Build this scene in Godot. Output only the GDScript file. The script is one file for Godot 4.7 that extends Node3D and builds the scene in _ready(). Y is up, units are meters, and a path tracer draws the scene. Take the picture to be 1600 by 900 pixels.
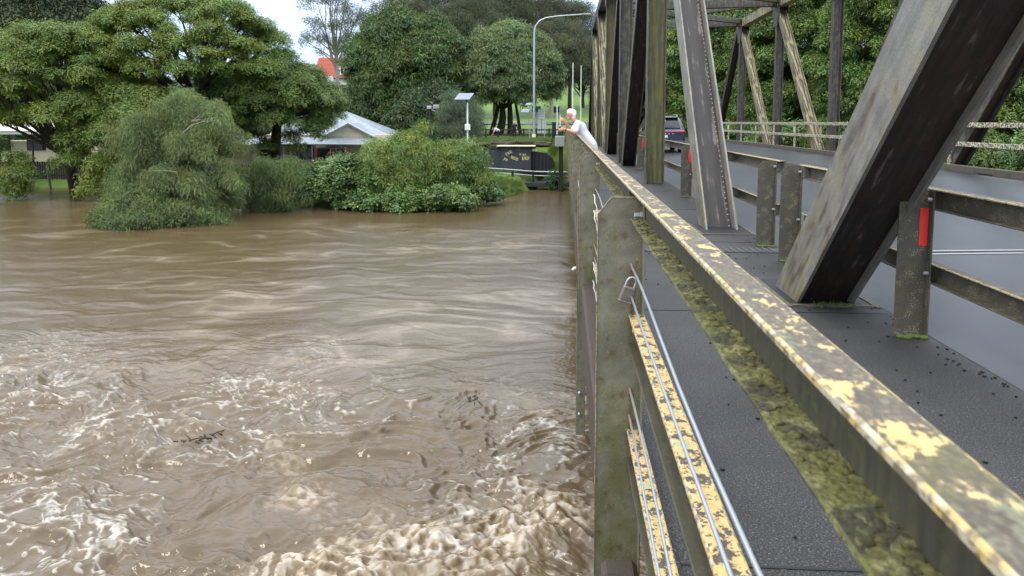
extends Node3D

# ------------------------------------------------------------------ mesh builder
class MB:
	var v := PackedVector3Array()
	var n := PackedVector3Array()
	var uv := PackedVector2Array()
	var col := PackedColorArray()
	var idx := PackedInt32Array()
	var use_col := false
	func vert(p: Vector3, nn: Vector3, c := Color.WHITE) -> int:
		v.append(p); n.append(nn); uv.append(Vector2(p.x, p.z))
		if use_col: col.append(c)
		return v.size() - 1
	func tri(a: Vector3, b: Vector3, c: Vector3) -> void:      # counter-clockwise seen from outside
		var nn := (b - a).cross(c - a).normalized()
		var i := vert(a, nn)
		vert(b, nn); vert(c, nn)
		idx.append_array([i, i + 2, i + 1])
	func quad(a: Vector3, b: Vector3, c: Vector3, d: Vector3) -> void:
		var nn := (c - a).cross(d - b).normalized()
		var i := vert(a, nn)
		vert(b, nn); vert(c, nn); vert(d, nn)
		idx.append_array([i, i + 2, i + 1, i, i + 3, i + 2])
	func box(c: Vector3, s: Vector3, bs := Basis(), bev := 0.0) -> void:
		var h := s * 0.5
		var b: float = minf(bev, minf(h.x, minf(h.y, h.z)) * 0.9)
		for ax in 3:
			for sg in [-1.0, 1.0]:
				var u := (ax + 1) % 3
				var w := (ax + 2) % 3
				var q: Array[Vector3] = []
				for k in [[-1, -1], [1, -1], [1, 1], [-1, 1]]:
					var p := Vector3.ZERO
					p[ax] = sg * h[ax]; p[u] = k[0] * (h[u] - b); p[w] = k[1] * (h[w] - b)
					q.append(c + bs * p)
				if sg > 0: quad(q[0], q[1], q[2], q[3])
				else: quad(q[3], q[2], q[1], q[0])
		if b <= 0.0: return
		for ax in 3:
			var u := (ax + 1) % 3
			var w := (ax + 2) % 3
			for su in [-1.0, 1.0]:
				for sw in [-1.0, 1.0]:
					var q: Array[Vector3] = []
					for k in [[-1, 0], [1, 0], [1, 1], [-1, 1]]:
						var p := Vector3.ZERO
						p[ax] = k[0] * (h[ax] - b)
						p[u] = su * (h[u] - (b if k[1] == 1 else 0.0))
						p[w] = sw * (h[w] - (0.0 if k[1] == 1 else b))
						q.append(c + bs * p)
					if su * sw > 0: quad(q[0], q[1], q[2], q[3])
					else: quad(q[3], q[2], q[1], q[0])
		for sx in [-1.0, 1.0]:
			for sy in [-1.0, 1.0]:
				for sz in [-1.0, 1.0]:
					var a := c + bs * Vector3(sx * h.x, sy * (h.y - b), sz * (h.z - b))
					var d := c + bs * Vector3(sx * (h.x - b), sy * h.y, sz * (h.z - b))
					var e := c + bs * Vector3(sx * (h.x - b), sy * (h.y - b), sz * h.z)
					if sx * sy * sz > 0: tri(a, d, e)
					else: tri(a, e, d)
	func prism(poly: PackedVector2Array, o: Vector3, ax: Vector3, ay: Vector3, along: Vector3) -> void:
		# polygon in (ax, ay), pushed from o to o + along; ax x ay should point against along's start cap
		var pp := poly
		var area := 0.0
		for i in pp.size():
			area += pp[i].cross(pp[(i + 1) % pp.size()])
		if area < 0: pp.reverse()
		var flip := ax.cross(ay).dot(along) < 0
		var m := pp.size()
		for i in m:
			var a := o + ax * pp[i].x + ay * pp[i].y
			var b := o + ax * pp[(i + 1) % m].x + ay * pp[(i + 1) % m].y
			if flip: quad(b, a, a + along, b + along)
			else: quad(a, b, b + along, a + along)
		var t := Geometry2D.triangulate_polygon(pp)
		for i in range(0, t.size(), 3):
			var a := o + ax * pp[t[i]].x + ay * pp[t[i]].y
			var b := o + ax * pp[t[i + 1]].x + ay * pp[t[i + 1]].y
			var c := o + ax * pp[t[i + 2]].x + ay * pp[t[i + 2]].y
			var up := (b - a).cross(c - a).dot(along) > 0
			if up:
				tri(a, c, b); tri(a + along, b + along, c + along)
			else:
				tri(a, b, c); tri(a + along, c + along, b + along)
	func tube(pts: PackedVector3Array, r0: float, r1: float, sides := 8, caps := true) -> void:
		var m := pts.size()
		var base := v.size()
		var side := Vector3.ZERO
		for i in m:
			var d := (pts[mini(i + 1, m - 1)] - pts[maxi(i - 1, 0)]).normalized()
			if side == Vector3.ZERO:
				side = d.cross(Vector3.UP if absf(d.y) < 0.9 else Vector3.RIGHT).normalized()
			side = (side - d * side.dot(d)).normalized()
			var up := side.cross(d)
			var r := lerpf(r0, r1, float(i) / maxf(1.0, m - 1.0))
			for k in sides:
				var a := TAU * k / sides
				var nn := side * cos(a) + up * sin(a)
				vert(pts[i] + nn * r, nn)
		for i in m - 1:
			for k in sides:
				var a := base + i * sides + k
				var b := base + i * sides + (k + 1) % sides
				idx.append_array([a, b, a + sides, b, b + sides, a + sides])
		if caps:
			for e in [0, m - 1]:
				var d := (pts[1] - pts[0]) if e == 0 else (pts[m - 1] - pts[m - 2])
				d = d.normalized() * (-1.0 if e == 0 else 1.0)
				var c := vert(pts[e], d)
				var s := v.size()
				for k in sides: vert(v[base + e * sides + k], d)
				for k in sides:
					if e == 0: idx.append_array([c, s + (k + 1) % sides, s + k])
					else: idx.append_array([c, s + k, s + (k + 1) % sides])
	func lathe(prof: PackedVector2Array, o: Vector3, axis: Vector3, sides := 16) -> void:   # prof: (radius, height)
		var side := axis.cross(Vector3.UP if absf(axis.y) < 0.9 else Vector3.RIGHT).normalized()
		var up := side.cross(axis)
		for i in prof.size() - 1:
			for k in sides:
				var a0 := TAU * k / sides
				var a1 := TAU * (k + 1) / sides
				var d0 := side * cos(a0) + up * sin(a0)
				var d1 := side * cos(a1) + up * sin(a1)
				quad(o + d1 * prof[i].x + axis * prof[i].y, o + d0 * prof[i].x + axis * prof[i].y, o + d0 * prof[i + 1].x + axis * prof[i + 1].y, o + d1 * prof[i + 1].x + axis * prof[i + 1].y)
	func ellipsoid(c: Vector3, r: Vector3, bs := Basis(), rings := 8, sides := 12) -> void:
		var base := v.size()
		for i in rings + 1:
			var t := PI * i / rings
			for k in sides:
				var a := TAU * k / sides
				var p := Vector3(sin(t) * cos(a), cos(t), sin(t) * sin(a))
				vert(c + bs * (p * r), (bs * (p / r)).normalized())
		for i in rings:
			for k in sides:
				var a := base + i * sides + k
				var b := base + i * sides + (k + 1) % sides
				idx.append_array([a, a + sides, b, b, a + sides, b + sides])
	func smooth(ang := 0.6) -> void:        # averages the normals of vertices that share a place when they are close in angle
		var at := {}
		for i in v.size():
			var k := Vector3i((v[i] * 4000.0).round())
			if not at.has(k): at[k] = []
			at[k].append(i)
		var nn := n.duplicate()
		for k in at:
			for i in at[k]:
				var s := Vector3.ZERO
				for j in at[k]:
					if n[i].dot(n[j]) > ang: s += n[j]
				nn[i] = s.normalized()
		n = nn
	func mesh() -> ArrayMesh:
		var a := []
		a.resize(Mesh.ARRAY_MAX)
		a[Mesh.ARRAY_VERTEX] = v; a[Mesh.ARRAY_NORMAL] = n; a[Mesh.ARRAY_TEX_UV] = uv; a[Mesh.ARRAY_INDEX] = idx
		if use_col: a[Mesh.ARRAY_COLOR] = col
		var m := ArrayMesh.new()
		if v.size(): m.add_surface_from_arrays(Mesh.PRIMITIVE_TRIANGLES, a)
		return m

# ------------------------------------------------------------------ naming helpers
var M := {}
func thing(called: String, label: String, category: String, at := Vector3.ZERO, group := "", turn := 0.0) -> Node3D:
	var o := Node3D.new()
	o.name = fresh(called); add_child(o, true)
	o.position = at; o.rotation.y = turn
	tag(o, label, category, group)
	return o
func tag(o: Node, label: String, category := "", group := "", kind := "") -> Node:
	if label: o.set_meta("label", label)
	if category: o.set_meta("category", category)
	if group: o.set_meta("group", group)
	if kind: o.set_meta("kind", kind)
	return o
var used := {}
func fresh(called: String) -> String:
	var k: int = used.get(called, -1) + 1
	used[called] = k
	return called if k == 0 else "%s_%03d" % [called, k]
var used_in := {}
func part(parent: Node, called: String, shape: Mesh, surface: Material, at := Transform3D()) -> MeshInstance3D:
	var o := MeshInstance3D.new()
	var key := "%d/%s" % [parent.get_instance_id(), called]
	var k: int = used_in.get(key, -1) + 1
	used_in[key] = k
	o.name = called if k == 0 else "%s_%03d" % [called, k]
	if parent == self: o.name = fresh(called)
	o.mesh = shape; o.material_override = surface; o.transform = at
	parent.add_child(o, true)
	return o
func struct(called: String, shape: Mesh, surface: Material) -> MeshInstance3D:
	var o := part(self, called, shape, surface)
	o.set_meta("kind", "structure")
	return o
func bx(c: Vector3, s: Vector3, bev := 0.0, bs := Basis()) -> ArrayMesh:
	var b := MB.new(); b.box(c, s, bs, bev); return b.mesh()
func tb(pts: PackedVector3Array, r0: float, r1 := -1.0, sides := 8) -> ArrayMesh:
	var b := MB.new(); b.tube(pts, r0, r0 if r1 < 0 else r1, sides); return b.mesh()

# ------------------------------------------------------------------ textures and materials
func lin(r: float, g: float, b: float) -> Color:
	return Color(r, g, b).linear_to_srgb()
func noise(sd: int, freq: float, oct := 4, type := FastNoiseLite.TYPE_SIMPLEX_SMOOTH) -> FastNoiseLite:
	var f := FastNoiseLite.new()
	f.seed = sd; f.frequency = freq; f.noise_type = type
	f.fractal_type = FastNoiseLite.FRACTAL_FBM if oct > 1 else FastNoiseLite.FRACTAL_NONE
	f.fractal_octaves = oct
	return f
func nz(sd: int, freq: float, oct: int, size: int, type := FastNoiseLite.TYPE_SIMPLEX_SMOOTH) -> PackedByteArray:
	var im := noise(sd, freq, oct, type).get_seamless_image(size, size)
	im.convert(Image.FORMAT_L8)
	return im.get_data()
func stretched(sd: int, freq: float, oct: int, size: int, sx: int, sy: int) -> PackedByteArray:   # streaks: noise drawn small and pulled out
	var im := noise(sd, freq, oct).get_seamless_image(size / sx, size / sy)
	im.convert(Image.FORMAT_L8)
	im.resize(size, size, Image.INTERPOLATE_CUBIC)
	return im.get_data()
func tex_of(data: PackedByteArray, size: int, fmt := Image.FORMAT_RGB8) -> ImageTexture:
	return ImageTexture.create_from_image(Image.create_from_data(size, size, false, fmt, data))
func sm(a: float, b: float, x: float) -> float:
	return smoothstep(a, b, x)
func paint(size: int, f: Callable) -> ImageTexture:      # f(i) -> Color (sRGB)
	var d := PackedByteArray()
	d.resize(size * size * 3)
	for i in size * size:
		var c: Color = f.call(i)
		var k := i * 3
		d[k] = clampi(int(c.r * 255.0), 0, 255); d[k + 1] = clampi(int(c.g * 255.0), 0, 255); d[k + 2] = clampi(int(c.b * 255.0), 0, 255)
	return tex_of(d, size)
func mat(c: Color, rough := 0.8, metal := 0.0) -> StandardMaterial3D:
	var m := StandardMaterial3D.new()
	m.albedo_color = c; m.roughness = rough; m.metallic = metal
	return m
func tmat(t: Texture2D, scale: float, rough := 0.75, bump: Texture2D = null, bump_cm := 0.0, world := true) -> StandardMaterial3D:
	var m := StandardMaterial3D.new()
	m.albedo_texture = t; m.roughness = rough
	m.uv1_triplanar = true; m.uv1_world_triplanar = world
	m.uv1_scale = Vector3.ONE * scale; m.uv1_triplanar_sharpness = 6.0
	if bump:
		m.heightmap_enabled = true; m.heightmap_texture = bump; m.heightmap_scale = bump_cm
	return m
func C(r: int, g: int, b: int) -> Color:
	return Color(r / 255.0, g / 255.0, b / 255.0)

func make_materials() -> void:
	# --- weathered steel: dark brownish grey, streaks down the member, blotches, moss, pale scuffs
	var S := 1024
	var a := nz(3, 0.006, 5, S)
	var st := stretched(5, 0.03, 4, S, 1, 8)
	var fine := nz(7, 0.09, 4, S)
	var mo := nz(9, 0.008, 5, S)
	var lst := stretched(11, 0.022, 3, S, 1, 16)
	M.steel = tmat(paint(S, func(i: int) -> Color:
		var t := a[i] / 255.0; var s := st[i] / 255.0; var f := fine[i] / 255.0
		var c := C(58, 54, 49).lerp(C(104, 101, 95), sm(0.1, 1.0, lst[i] / 255.0 * 0.75 + t * 0.45 - 0.15))
		c = c.lerp(C(72, 54, 44), sm(0.55, 0.95, mo[i] / 255.0 + (s - 0.5) * 0.7) * 0.6)
		c = c.lerp(C(112, 112, 62), sm(0.52, 0.9, t * 0.6 + mo[i] / 255.0 * 0.5) * 0.6)
		return c * (0.86 + 0.28 * f)), 0.5, 0.55, tex_of(fine, S, Image.FORMAT_L8), 0.12, false)
	M.steel_pale = tmat(paint(S, func(i: int) -> Color:
		var t := a[i] / 255.0; var s := st[i] / 255.0; var f := fine[i] / 255.0
		var c := C(100, 96, 89).lerp(C(148, 145, 139), s * 0.5 + t * 0.7 - 0.15)
		c = c.lerp(C(98, 70, 56), sm(0.74, 1.0, mo[i] / 255.0 * 0.6 + s * 0.6) * 0.8)
		c = c.lerp(C(136, 130, 88), sm(0.5, 0.95, t * 0.6 + mo[i] / 255.0 * 0.5) * 0.5)
		return c * (0.93 + 0.14 * f)), 0.4, 0.5, tex_of(fine, S, Image.FORMAT_L8), 0.1, false)
	M.steel_pale.vertex_color_use_as_albedo = true
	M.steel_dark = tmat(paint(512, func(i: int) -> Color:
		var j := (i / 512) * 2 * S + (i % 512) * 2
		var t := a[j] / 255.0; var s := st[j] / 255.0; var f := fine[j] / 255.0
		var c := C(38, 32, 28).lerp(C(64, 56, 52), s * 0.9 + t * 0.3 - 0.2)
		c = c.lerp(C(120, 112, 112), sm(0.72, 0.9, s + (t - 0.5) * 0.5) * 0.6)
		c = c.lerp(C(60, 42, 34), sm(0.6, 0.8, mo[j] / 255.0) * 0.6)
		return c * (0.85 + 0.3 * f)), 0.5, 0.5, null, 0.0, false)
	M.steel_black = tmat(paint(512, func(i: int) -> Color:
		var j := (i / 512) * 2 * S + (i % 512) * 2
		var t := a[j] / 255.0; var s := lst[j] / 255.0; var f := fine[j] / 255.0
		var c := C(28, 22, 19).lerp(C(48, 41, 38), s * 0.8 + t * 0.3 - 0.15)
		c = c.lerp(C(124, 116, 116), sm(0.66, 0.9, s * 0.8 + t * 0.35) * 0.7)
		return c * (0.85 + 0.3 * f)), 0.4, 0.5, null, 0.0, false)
	M.steel_moss = tmat(paint(512, func(i: int) -> Color:
		var j := (i / 512) * 2 * S + (i % 512) * 2
		var t := a[j] / 255.0; var s := st[j] / 255.0; var f := fine[j] / 255.0
		var c := C(66, 62, 52).lerp(C(98, 93, 76), s * 0.6 + 0.2)
		c = c.lerp(C(120, 118, 46), sm(0.30, 0.85, lst[j] / 255.0 * 0.75 + t * 0.35) * 0.8)
		c = c.lerp(C(78, 82, 40), sm(0.5, 0.95, mo[j] / 255.0) * 0.5)
		return c * (0.84 + 0.32 * f)), 0.4, 0.7, null, 0.0, false)
	M.steel_lichen = tmat(paint(512, func(i: int) -> Color:
		var j := (i / 512) * 2 * S + (i % 512) * 2
		var t := a[j] / 255.0; var s := st[j] / 255.0; var f := fine[j] / 255.0
		var c := C(66, 54, 47).lerp(C(96, 85, 74), s)
		c = c.lerp(C(160, 156, 118), sm(0.36, 0.72, lst[j] / 255.0 * 0.8 + t * 0.25 + (f - 0.5) * 0.2))
		return c * (0.85 + 0.3 * f)), 0.35, 0.75, null, 0.0, false)
	# --- road-side guard rail: dark, rust, lichen freckles
	var ce := nz(21, 0.05, 1, S, FastNoiseLite.TYPE_CELLULAR)
	var lo := nz(23, 0.007, 4, S)
	M.rail_dark = tmat(paint(S, func(i: int) -> Color:
		var t := lo[i] / 255.0; var f := fine[i] / 255.0
		var c := C(62, 57, 49).lerp(C(88, 82, 70), f)
		c = c.lerp(C(150, 144, 108), sm(0.66, 0.78, f * 0.65 + mo[i] / 255.0 * 0.45) * 0.75)
		c = c.lerp(C(84, 84, 56), sm(0.5, 0.9, t) * 0.45)
		return c), 0.9, 0.7, tex_of(fine, S, Image.FORMAT_L8), 0.15)
	# --- post plate: green-grey paint with round pale lichens in vertical drifts
	var sp := nz(31, 0.045, 2, S, FastNoiseLite.TYPE_CELLULAR)
	var dr := stretched(33, 0.02, 3, S, 1, 3)
	M.post = tmat(paint(S, func(i: int) -> Color:
		var t := a[i] / 255.0; var f := fine[i] / 255.0; var d := dr[i] / 255.0
		var c := C(100, 98, 82).lerp(C(126, 123, 106), t)
		c = c.lerp(C(108, 108, 70), sm(0.35, 0.9, d) * 0.6)
		var spot := 1.0 - sm(0.16, 0.34, sp[i] / 255.0 + (f - 0.5) * 0.25)
		c = c.lerp(C(150, 146, 108), spot * sm(0.42, 0.8, d + (lo[i] / 255.0 - 0.5) * 0.5) * 0.75)
		c = c.lerp(C(84, 50, 30), sm(0.66, 0.95, mo[i] / 255.0 + (d - 0.5) * 0.3) * 0.4)
		return c * (0.9 + 0.2 * f)), 1.3, 0.55, tex_of(sp, S, Image.FORMAT_L8), 0.06)
	M.post.vertex_color_use_as_albedo = true
	# --- peeling yellow rail paint
	var pe := nz(41, 0.013, 6, S)
	var pf := nz(43, 0.03, 5, S)
	M.yellow = tmat(paint(S, func(i: int) -> Color:
		var p := pe[i] / 255.0; var q := pf[i] / 255.0; var f := fine[i] / 255.0
		var bare := C(76, 67, 56).lerp(C(102, 93, 80), q).lerp(C(94, 89, 58), sm(0.45, 0.75, lo[i] / 255.0) * 0.8)
		var c := bare * (0.8 + 0.4 * f)
		var y := C(184, 156, 94).lerp(C(202, 178, 124), q)
		var k := p * 0.75 + q * 0.35
		var thr := lerpf(0.53, 0.70, sm(0.3, 0.65, mo[i] / 255.0))
		k = p * 0.5 + q * 0.5
		c = c.lerp(y.lerp(bare, 0.55), sm(thr - 0.14, thr + 0.06, k + (f - 0.5) * 0.45) * 0.6)
		c = c.lerp(y, sm(thr, thr + 0.06, k + (f - 0.5) * 0.35) * 0.92)
		c = c.lerp(C(132, 140, 104), sm(0.68, 0.86, mo[i] / 255.0 + (f - 0.5) * 0.3) * 0.5)
		return c), 0.8, 0.6, tex_of(fine, S, Image.FORMAT_L8), 0.04)
	M.yellow.uv1_scale = Vector3(1.0, 1.0, 0.55)
	M.yellow_more = tmat(paint(S, func(i: int) -> Color:
		var p := pe[i] / 255.0; var q := pf[i] / 255.0; var f := fine[i] / 255.0
		var bare := C(66, 54, 44).lerp(C(92, 82, 66), q)
		var y := C(178, 150, 92).lerp(C(196, 172, 118), q)
		var k := mo[i] / 255.0 * 0.35 + p * 0.45 + q * 0.3
		var c := (bare * (0.8 + 0.4 * f)).lerp(y, sm(0.485, 0.54, k + (f - 0.5) * 0.26))
		c = c.lerp(C(150, 164, 128), sm(0.76, 0.8, mo[i] / 255.0) * 0.8)
		return c), 1.1, 0.6)
	M.worn = tmat(paint(512, func(i: int) -> Color:
		var q := pf[i * 2 % (S * S)] / 255.0; var f := fine[i * 2 % (S * S)] / 255.0
		var j := (i / 512) * S + (i % 512)
		return C(176, 168, 144).lerp(C(188, 160, 98), sm(0.4, 0.6, pe[j] / 255.0)).lerp(C(100, 88, 70), sm(0.42, 0.72, pf[j] / 255.0 + (fine[j] / 255.0 - 0.5) * 0.2) * 0.85)), 2.2, 0.55)
	# --- moss bed in the rail's channel
	var mf := nz(51, 0.06, 5, S)
	M.moss = tmat(paint(S, func(i: int) -> Color:
		var t := pe[i] / 255.0; var f := mf[i] / 255.0; var g := fine[i] / 255.0
		var c := C(78, 78, 44).lerp(C(112, 111, 54), f)
		c = c.lerp(C(138, 136, 98), sm(0.45, 0.8, t + (f - 0.5) * 0.4) * 0.75)
		c = c.lerp(C(60, 58, 46), sm(0.47, 0.66, lo[i] / 255.0 + (f - 0.5) * 0.45) * 0.9)
		return c * (0.85 + 0.3 * g)), 0.8, 0.95, tex_of(mf, S, Image.FORMAT_L8), 0.6)
	M.web = tmat(paint(512, func(i: int) -> Color:
		var j := (i / 512) * 2 * S + (i % 512) * 2
		var c := C(58, 56, 44).lerp(C(84, 80, 62), st[j] / 255.0)
		return c.lerp(C(92, 92, 46), sm(0.6, 0.8, pf[j] / 255.0) * 0.5)), 1.0, 0.6)
	# --- asphalt of the footway: coarse chips, damp
	var gr := nz(61, 0.35, 2, S)
	var gr2 := nz(63, 0.16, 2, S)
	M.footway = tmat(paint(S, func(i: int) -> Color:
		var g := gr[i] / 255.0; var h := gr2[i] / 255.0
		var c := C(48, 48, 50).lerp(C(116, 116, 117), sm(0.22, 0.85, g * 0.7 + h * 0.35))
		c = c.lerp(C(190, 188, 182), sm(0.70, 0.80, g * 0.6 + h * 0.5) * 0.85)
		return c), 0.42, 0.62, tex_of(gr, S, Image.FORMAT_L8), 0.6)
	M.footway.vertex_color_use_as_albedo = true
	M.footway.roughness = 0.62
	M.footway.metallic_specular = 0.4
	M.road = tmat(paint(512, func(i: int) -> Color:
		var j := (i / 512) * 2 * S + (i % 512) * 2
		return C(48, 50, 53).lerp(C(72, 74, 78), gr[j] / 255.0) * 1.0), 0.5, 0.30, tex_of(gr, S, Image.FORMAT_L8), 0.05)
	M.concrete = tmat(paint(512, func(i: int) -> Color:
		var j := (i / 512) * 2 * S + (i % 512) * 2
		return C(72, 66, 58).lerp(C(104, 98, 86), fine[j] / 255.0).lerp(C(60, 60, 40), sm(0.5, 0.75, mo[j] / 255.0) * 0.6)), 0.6, 0.8, tex_of(fine, S, Image.FORMAT_L8), 0.2)
	M.fascia = tmat(paint(512, func(i: int) -> Color:
		var j := (i / 512) * 2 * S + (i % 512) * 2
		return C(58, 48, 42).lerp(C(86, 76, 68), fine[j] / 255.0).lerp(C(64, 64, 44), sm(0.55, 0.8, lo[j] / 255.0) * 0.5)), 1.1, 0.85, tex_of(fine, S, Image.FORMAT_L8), 0.3)
	M.lichen_rail = tmat(paint(512, func(i: int) -> Color:
		var j := (i / 512) * 2 * S + (i % 512) * 2
		var f := fine[j] / 255.0; var q := pf[j] / 255.0
		var c := C(72, 66, 52).lerp(C(104, 98, 78), f)
		c = c.lerp(C(206, 202, 178), sm(0.46, 0.54, pe[j] / 255.0 * 0.7 + q * 0.3 + (f - 0.5) * 0.3))
		return c.lerp(C(176, 140, 80), sm(0.72, 0.78, mo[j] / 255.0) * 0.7)), 0.8, 0.85)
	# --- ground and plants
	M.grass_ground = tmat(paint(512, func(i: int) -> Color:
		var j := (i / 512) * 2 * S + (i % 512) * 2
		return C(62, 84, 30).lerp(C(108, 138, 52), fine[j] / 255.0 * 0.6 + lo[j] / 255.0 * 0.5).lerp(C(110, 96, 60), sm(0.66, 0.85, mo[j] / 255.0) * 0.5)), 0.12, 0.95)
	M.earth = tmat(paint(512, func(i: int) -> Color:
		var j := (i / 512) * 2 * S + (i % 512) * 2
		return C(48, 42, 32).lerp(C(92, 80, 60), fine[j] / 255.0).lerp(C(60, 76, 34), sm(0.5, 0.7, pf[j] / 255.0) * 0.6)), 0.3, 0.95, tex_of(pf, S, Image.FORMAT_L8), 6.0)
	M.bark = tmat(paint(512, func(i: int) -> Color:
		var j := (i / 512) * 2 * S + (i % 512) * 2
		return C(40, 33, 27).lerp(C(76, 66, 54), st[j] / 255.0)), 0.5, 0.9)
	M.bark_pale = tmat(paint(512, func(i: int) -> Color:
		var j := (i / 512) * 2 * S + (i % 512) * 2
		return C(120, 108, 94).lerp(C(176, 166, 152), st[j] / 255.0)), 0.3, 0.85)
	for k in [["leaf", 0.42], ["leaf_gloss", 0.3], ["leaf_dull", 0.7]]:
		var l := mat(Color.WHITE, k[1])
		l.vertex_color_use_as_albedo = true
		l.backlight_enabled = true; l.backlight = Color(0.62, 0.66, 0.35)
		M[k[0]] = l
	# --- plain ones
	M.galv = mat(C(176, 180, 182), 0.35, 0.6)
	M.galv_dull = mat(C(150, 152, 150), 0.5, 0.2)
	M.white = mat(C(226, 226, 222), 0.6)
	M.cream = mat(C(214, 204, 176), 0.75)
	M.zinc = tmat(paint(256, func(i: int) -> Color:
		var j := (i / 256) * 4 * S + (i % 256) * 4
		return C(122, 131, 140).lerp(C(154, 161, 169), a[j] / 255.0)), 0.3, 0.45)
	M.black = mat(C(24, 24, 25), 0.6)
	M.dark_paint = mat(C(56, 58, 65), 0.7)
	M.timber = mat(C(66, 56, 46), 0.85)
	M.dark_timber = mat(C(40, 35, 31), 0.85)
	M.red = mat(C(214, 48, 40), 0.4)
	M.rust = mat(C(122, 62, 34), 0.9)
	M.brick = mat(C(158, 100, 76), 0.85)
	M.red_roof = mat(C(168, 86, 70), 0.8)
	M.glass_dark = mat(C(30, 36, 42), 0.1)
	M.skin = mat(C(206, 146, 120), 0.55)
	M.skin.subsurf_scatter_enabled = true; M.skin.subsurf_scatter_strength = 0.1
	M.hair = mat(C(228, 224, 218), 0.8)
	M.shirt = mat(C(222, 222, 228), 0.9)
	M.navy = mat(C(42, 46, 60), 0.9)
	M.steel_bright = mat(C(190, 188, 182), 0.3, 0.8)
	M.lock = mat(C(128, 120, 112), 0.45, 0.6)

# ------------------------------------------------------------------ terrain
const SHORE := [[-400.0, 58.0], [-60.0, 59.0], [-37.0, 58.0], [-30.0, 53.0], [-22.0, 46.0], [-16.0, 46.5], [-12.0, 46.5], [-7.0, 47.5], [-4.0, 53.5], [-1.0, 64.5], [3.0, 69.0], [14.0, 67.0], [20.0, 60.0], [30.0, 50.0], [60.0, 34.0], [400.0, 10.0]]
func shore(x: float) -> float:
	for i in SHORE.size() - 1:
		if x < SHORE[i + 1][0]:
			return lerpf(SHORE[i][1], SHORE[i + 1][1], clampf((x - SHORE[i][0]) / (SHORE[i + 1][0] - SHORE[i][0]), 0.0, 1.0))
	return 10.0
var ground_noise := noise(77, 0.15, 3)
func ground(x: float, z: float) -> float:
	var d := -z - shore(x)
	var bank := -4.9 + 1.9 * sm(-2.0, 3.0, d) + 0.55 * sm(3.0, 9.0, d)
	# embankment that carries the bridge road and the park above the retaining wall
	var top := -0.15 + 1.5 * sm(80.0, 112.0, -z)
	var up := sm(63.3, 66.0, -z) * sm(-14.0, -9.0, x) * (1.0 - sm(17.0, 24.0, x))
	up = maxf(up, sm(72.0, 92.0, -z))
	up = maxf(up, sm(3.0, 22.0, d) * sm(14.0, 24.0, x))
	var y := lerpf(bank, top, up)
	y += 17.0 * sm(118.0, 300.0, -z) * (0.55 + 0.45 * sm(-60.0, 20.0, x)) + 10.0 * sm(300.0, 480.0, -z)
	return y + 0.09 * ground_noise.get_noise_2d(x * 6.0, z * 6.0) * sm(-1.0, 4.0, d)
func grid_mesh(xs: PackedFloat32Array, zs: PackedFloat32Array, f: Callable) -> ArrayMesh:
	var b := MB.new()
	var w := xs.size()
	for z in zs:
		for x in xs:
			b.v.append(Vector3(x, f.call(x, z), z))
			b.uv.append(Vector2(x, z))
	var h := zs.size()
	b.n.resize(w * h)
	for j in h:
		for i in w:
			var dx := b.v[j * w + mini(i + 1, w - 1)] - b.v[j * w + maxi(i - 1, 0)]
			var dz := b.v[mini(j + 1, h - 1) * w + i] - b.v[maxi(j - 1, 0) * w + i]
			var nn := dz.cross(dx).normalized()
			b.n[j * w + i] = nn if nn.y > 0 else -nn
	for j in h - 1:
		for i in w - 1:
			var k := j * w + i
			# rows run away from the camera (z falling)
			b.idx.append_array([k, k + w, k + 1, k + 1, k + w, k + w + 1])
	return b.mesh()
func steps(list: Array) -> PackedFloat32Array:      # [start, end, step, end, step ...]
	var o := PackedFloat32Array()
	var x: float = list[0]
	for i in range(1, list.size(), 2):
		var s: float = list[i + 1]
		while (s > 0 and x < list[i] - absf(s) * 0.01) or (s < 0 and x > list[i] + absf(s) * 0.01):
			o.append(x); x += s
	o.append(x)
	return o

func build_ground() -> void:
	struct("river_bank_ground", grid_mesh(steps([-420.0, -60.0, 20.0, -40.0, 2.0, 30.0, 0.8, 60.0, 3.0, 420.0, 20.0]), steps([-8.0, -40.0, -6.0, -76.0, -0.7, -130.0, -2.5, -560.0, -12.0]), ground), M.grass_ground)
	# road across the far end of the bridge
	var r := MB.new()
	for s in [[[-40.0, 107.5], [60.0, 107.5], 8.0], [[7.4, 66.0], [7.4, 104.0], 9.4]]:
		var a := Vector2(s[0][0], -s[0][1]); var e := Vector2(s[1][0], -s[1][1])
		var nseg := 24
		var side: Vector2 = (e - a).normalized().orthogonal() * (s[2] * 0.5)
		for i in nseg:
			var q := []
			for k in [[i, 1], [i, -1], [i + 1, -1], [i + 1, 1]]:
				var p: Vector2 = a.lerp(e, float(k[0]) / nseg) + side * k[1]
				q.append(Vector3(p.x, maxf(ground(p.x, p.y), -0.1) + 0.12, p.y))
			var up: Vector3 = (q[2] - q[0]).cross(q[3] - q[1])
			if up.y > 0: r.quad(q[0], q[1], q[2], q[3])
			else: r.quad(q[3], q[2], q[1], q[0])
	struct("park_road", r.mesh(), M.road)

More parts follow.
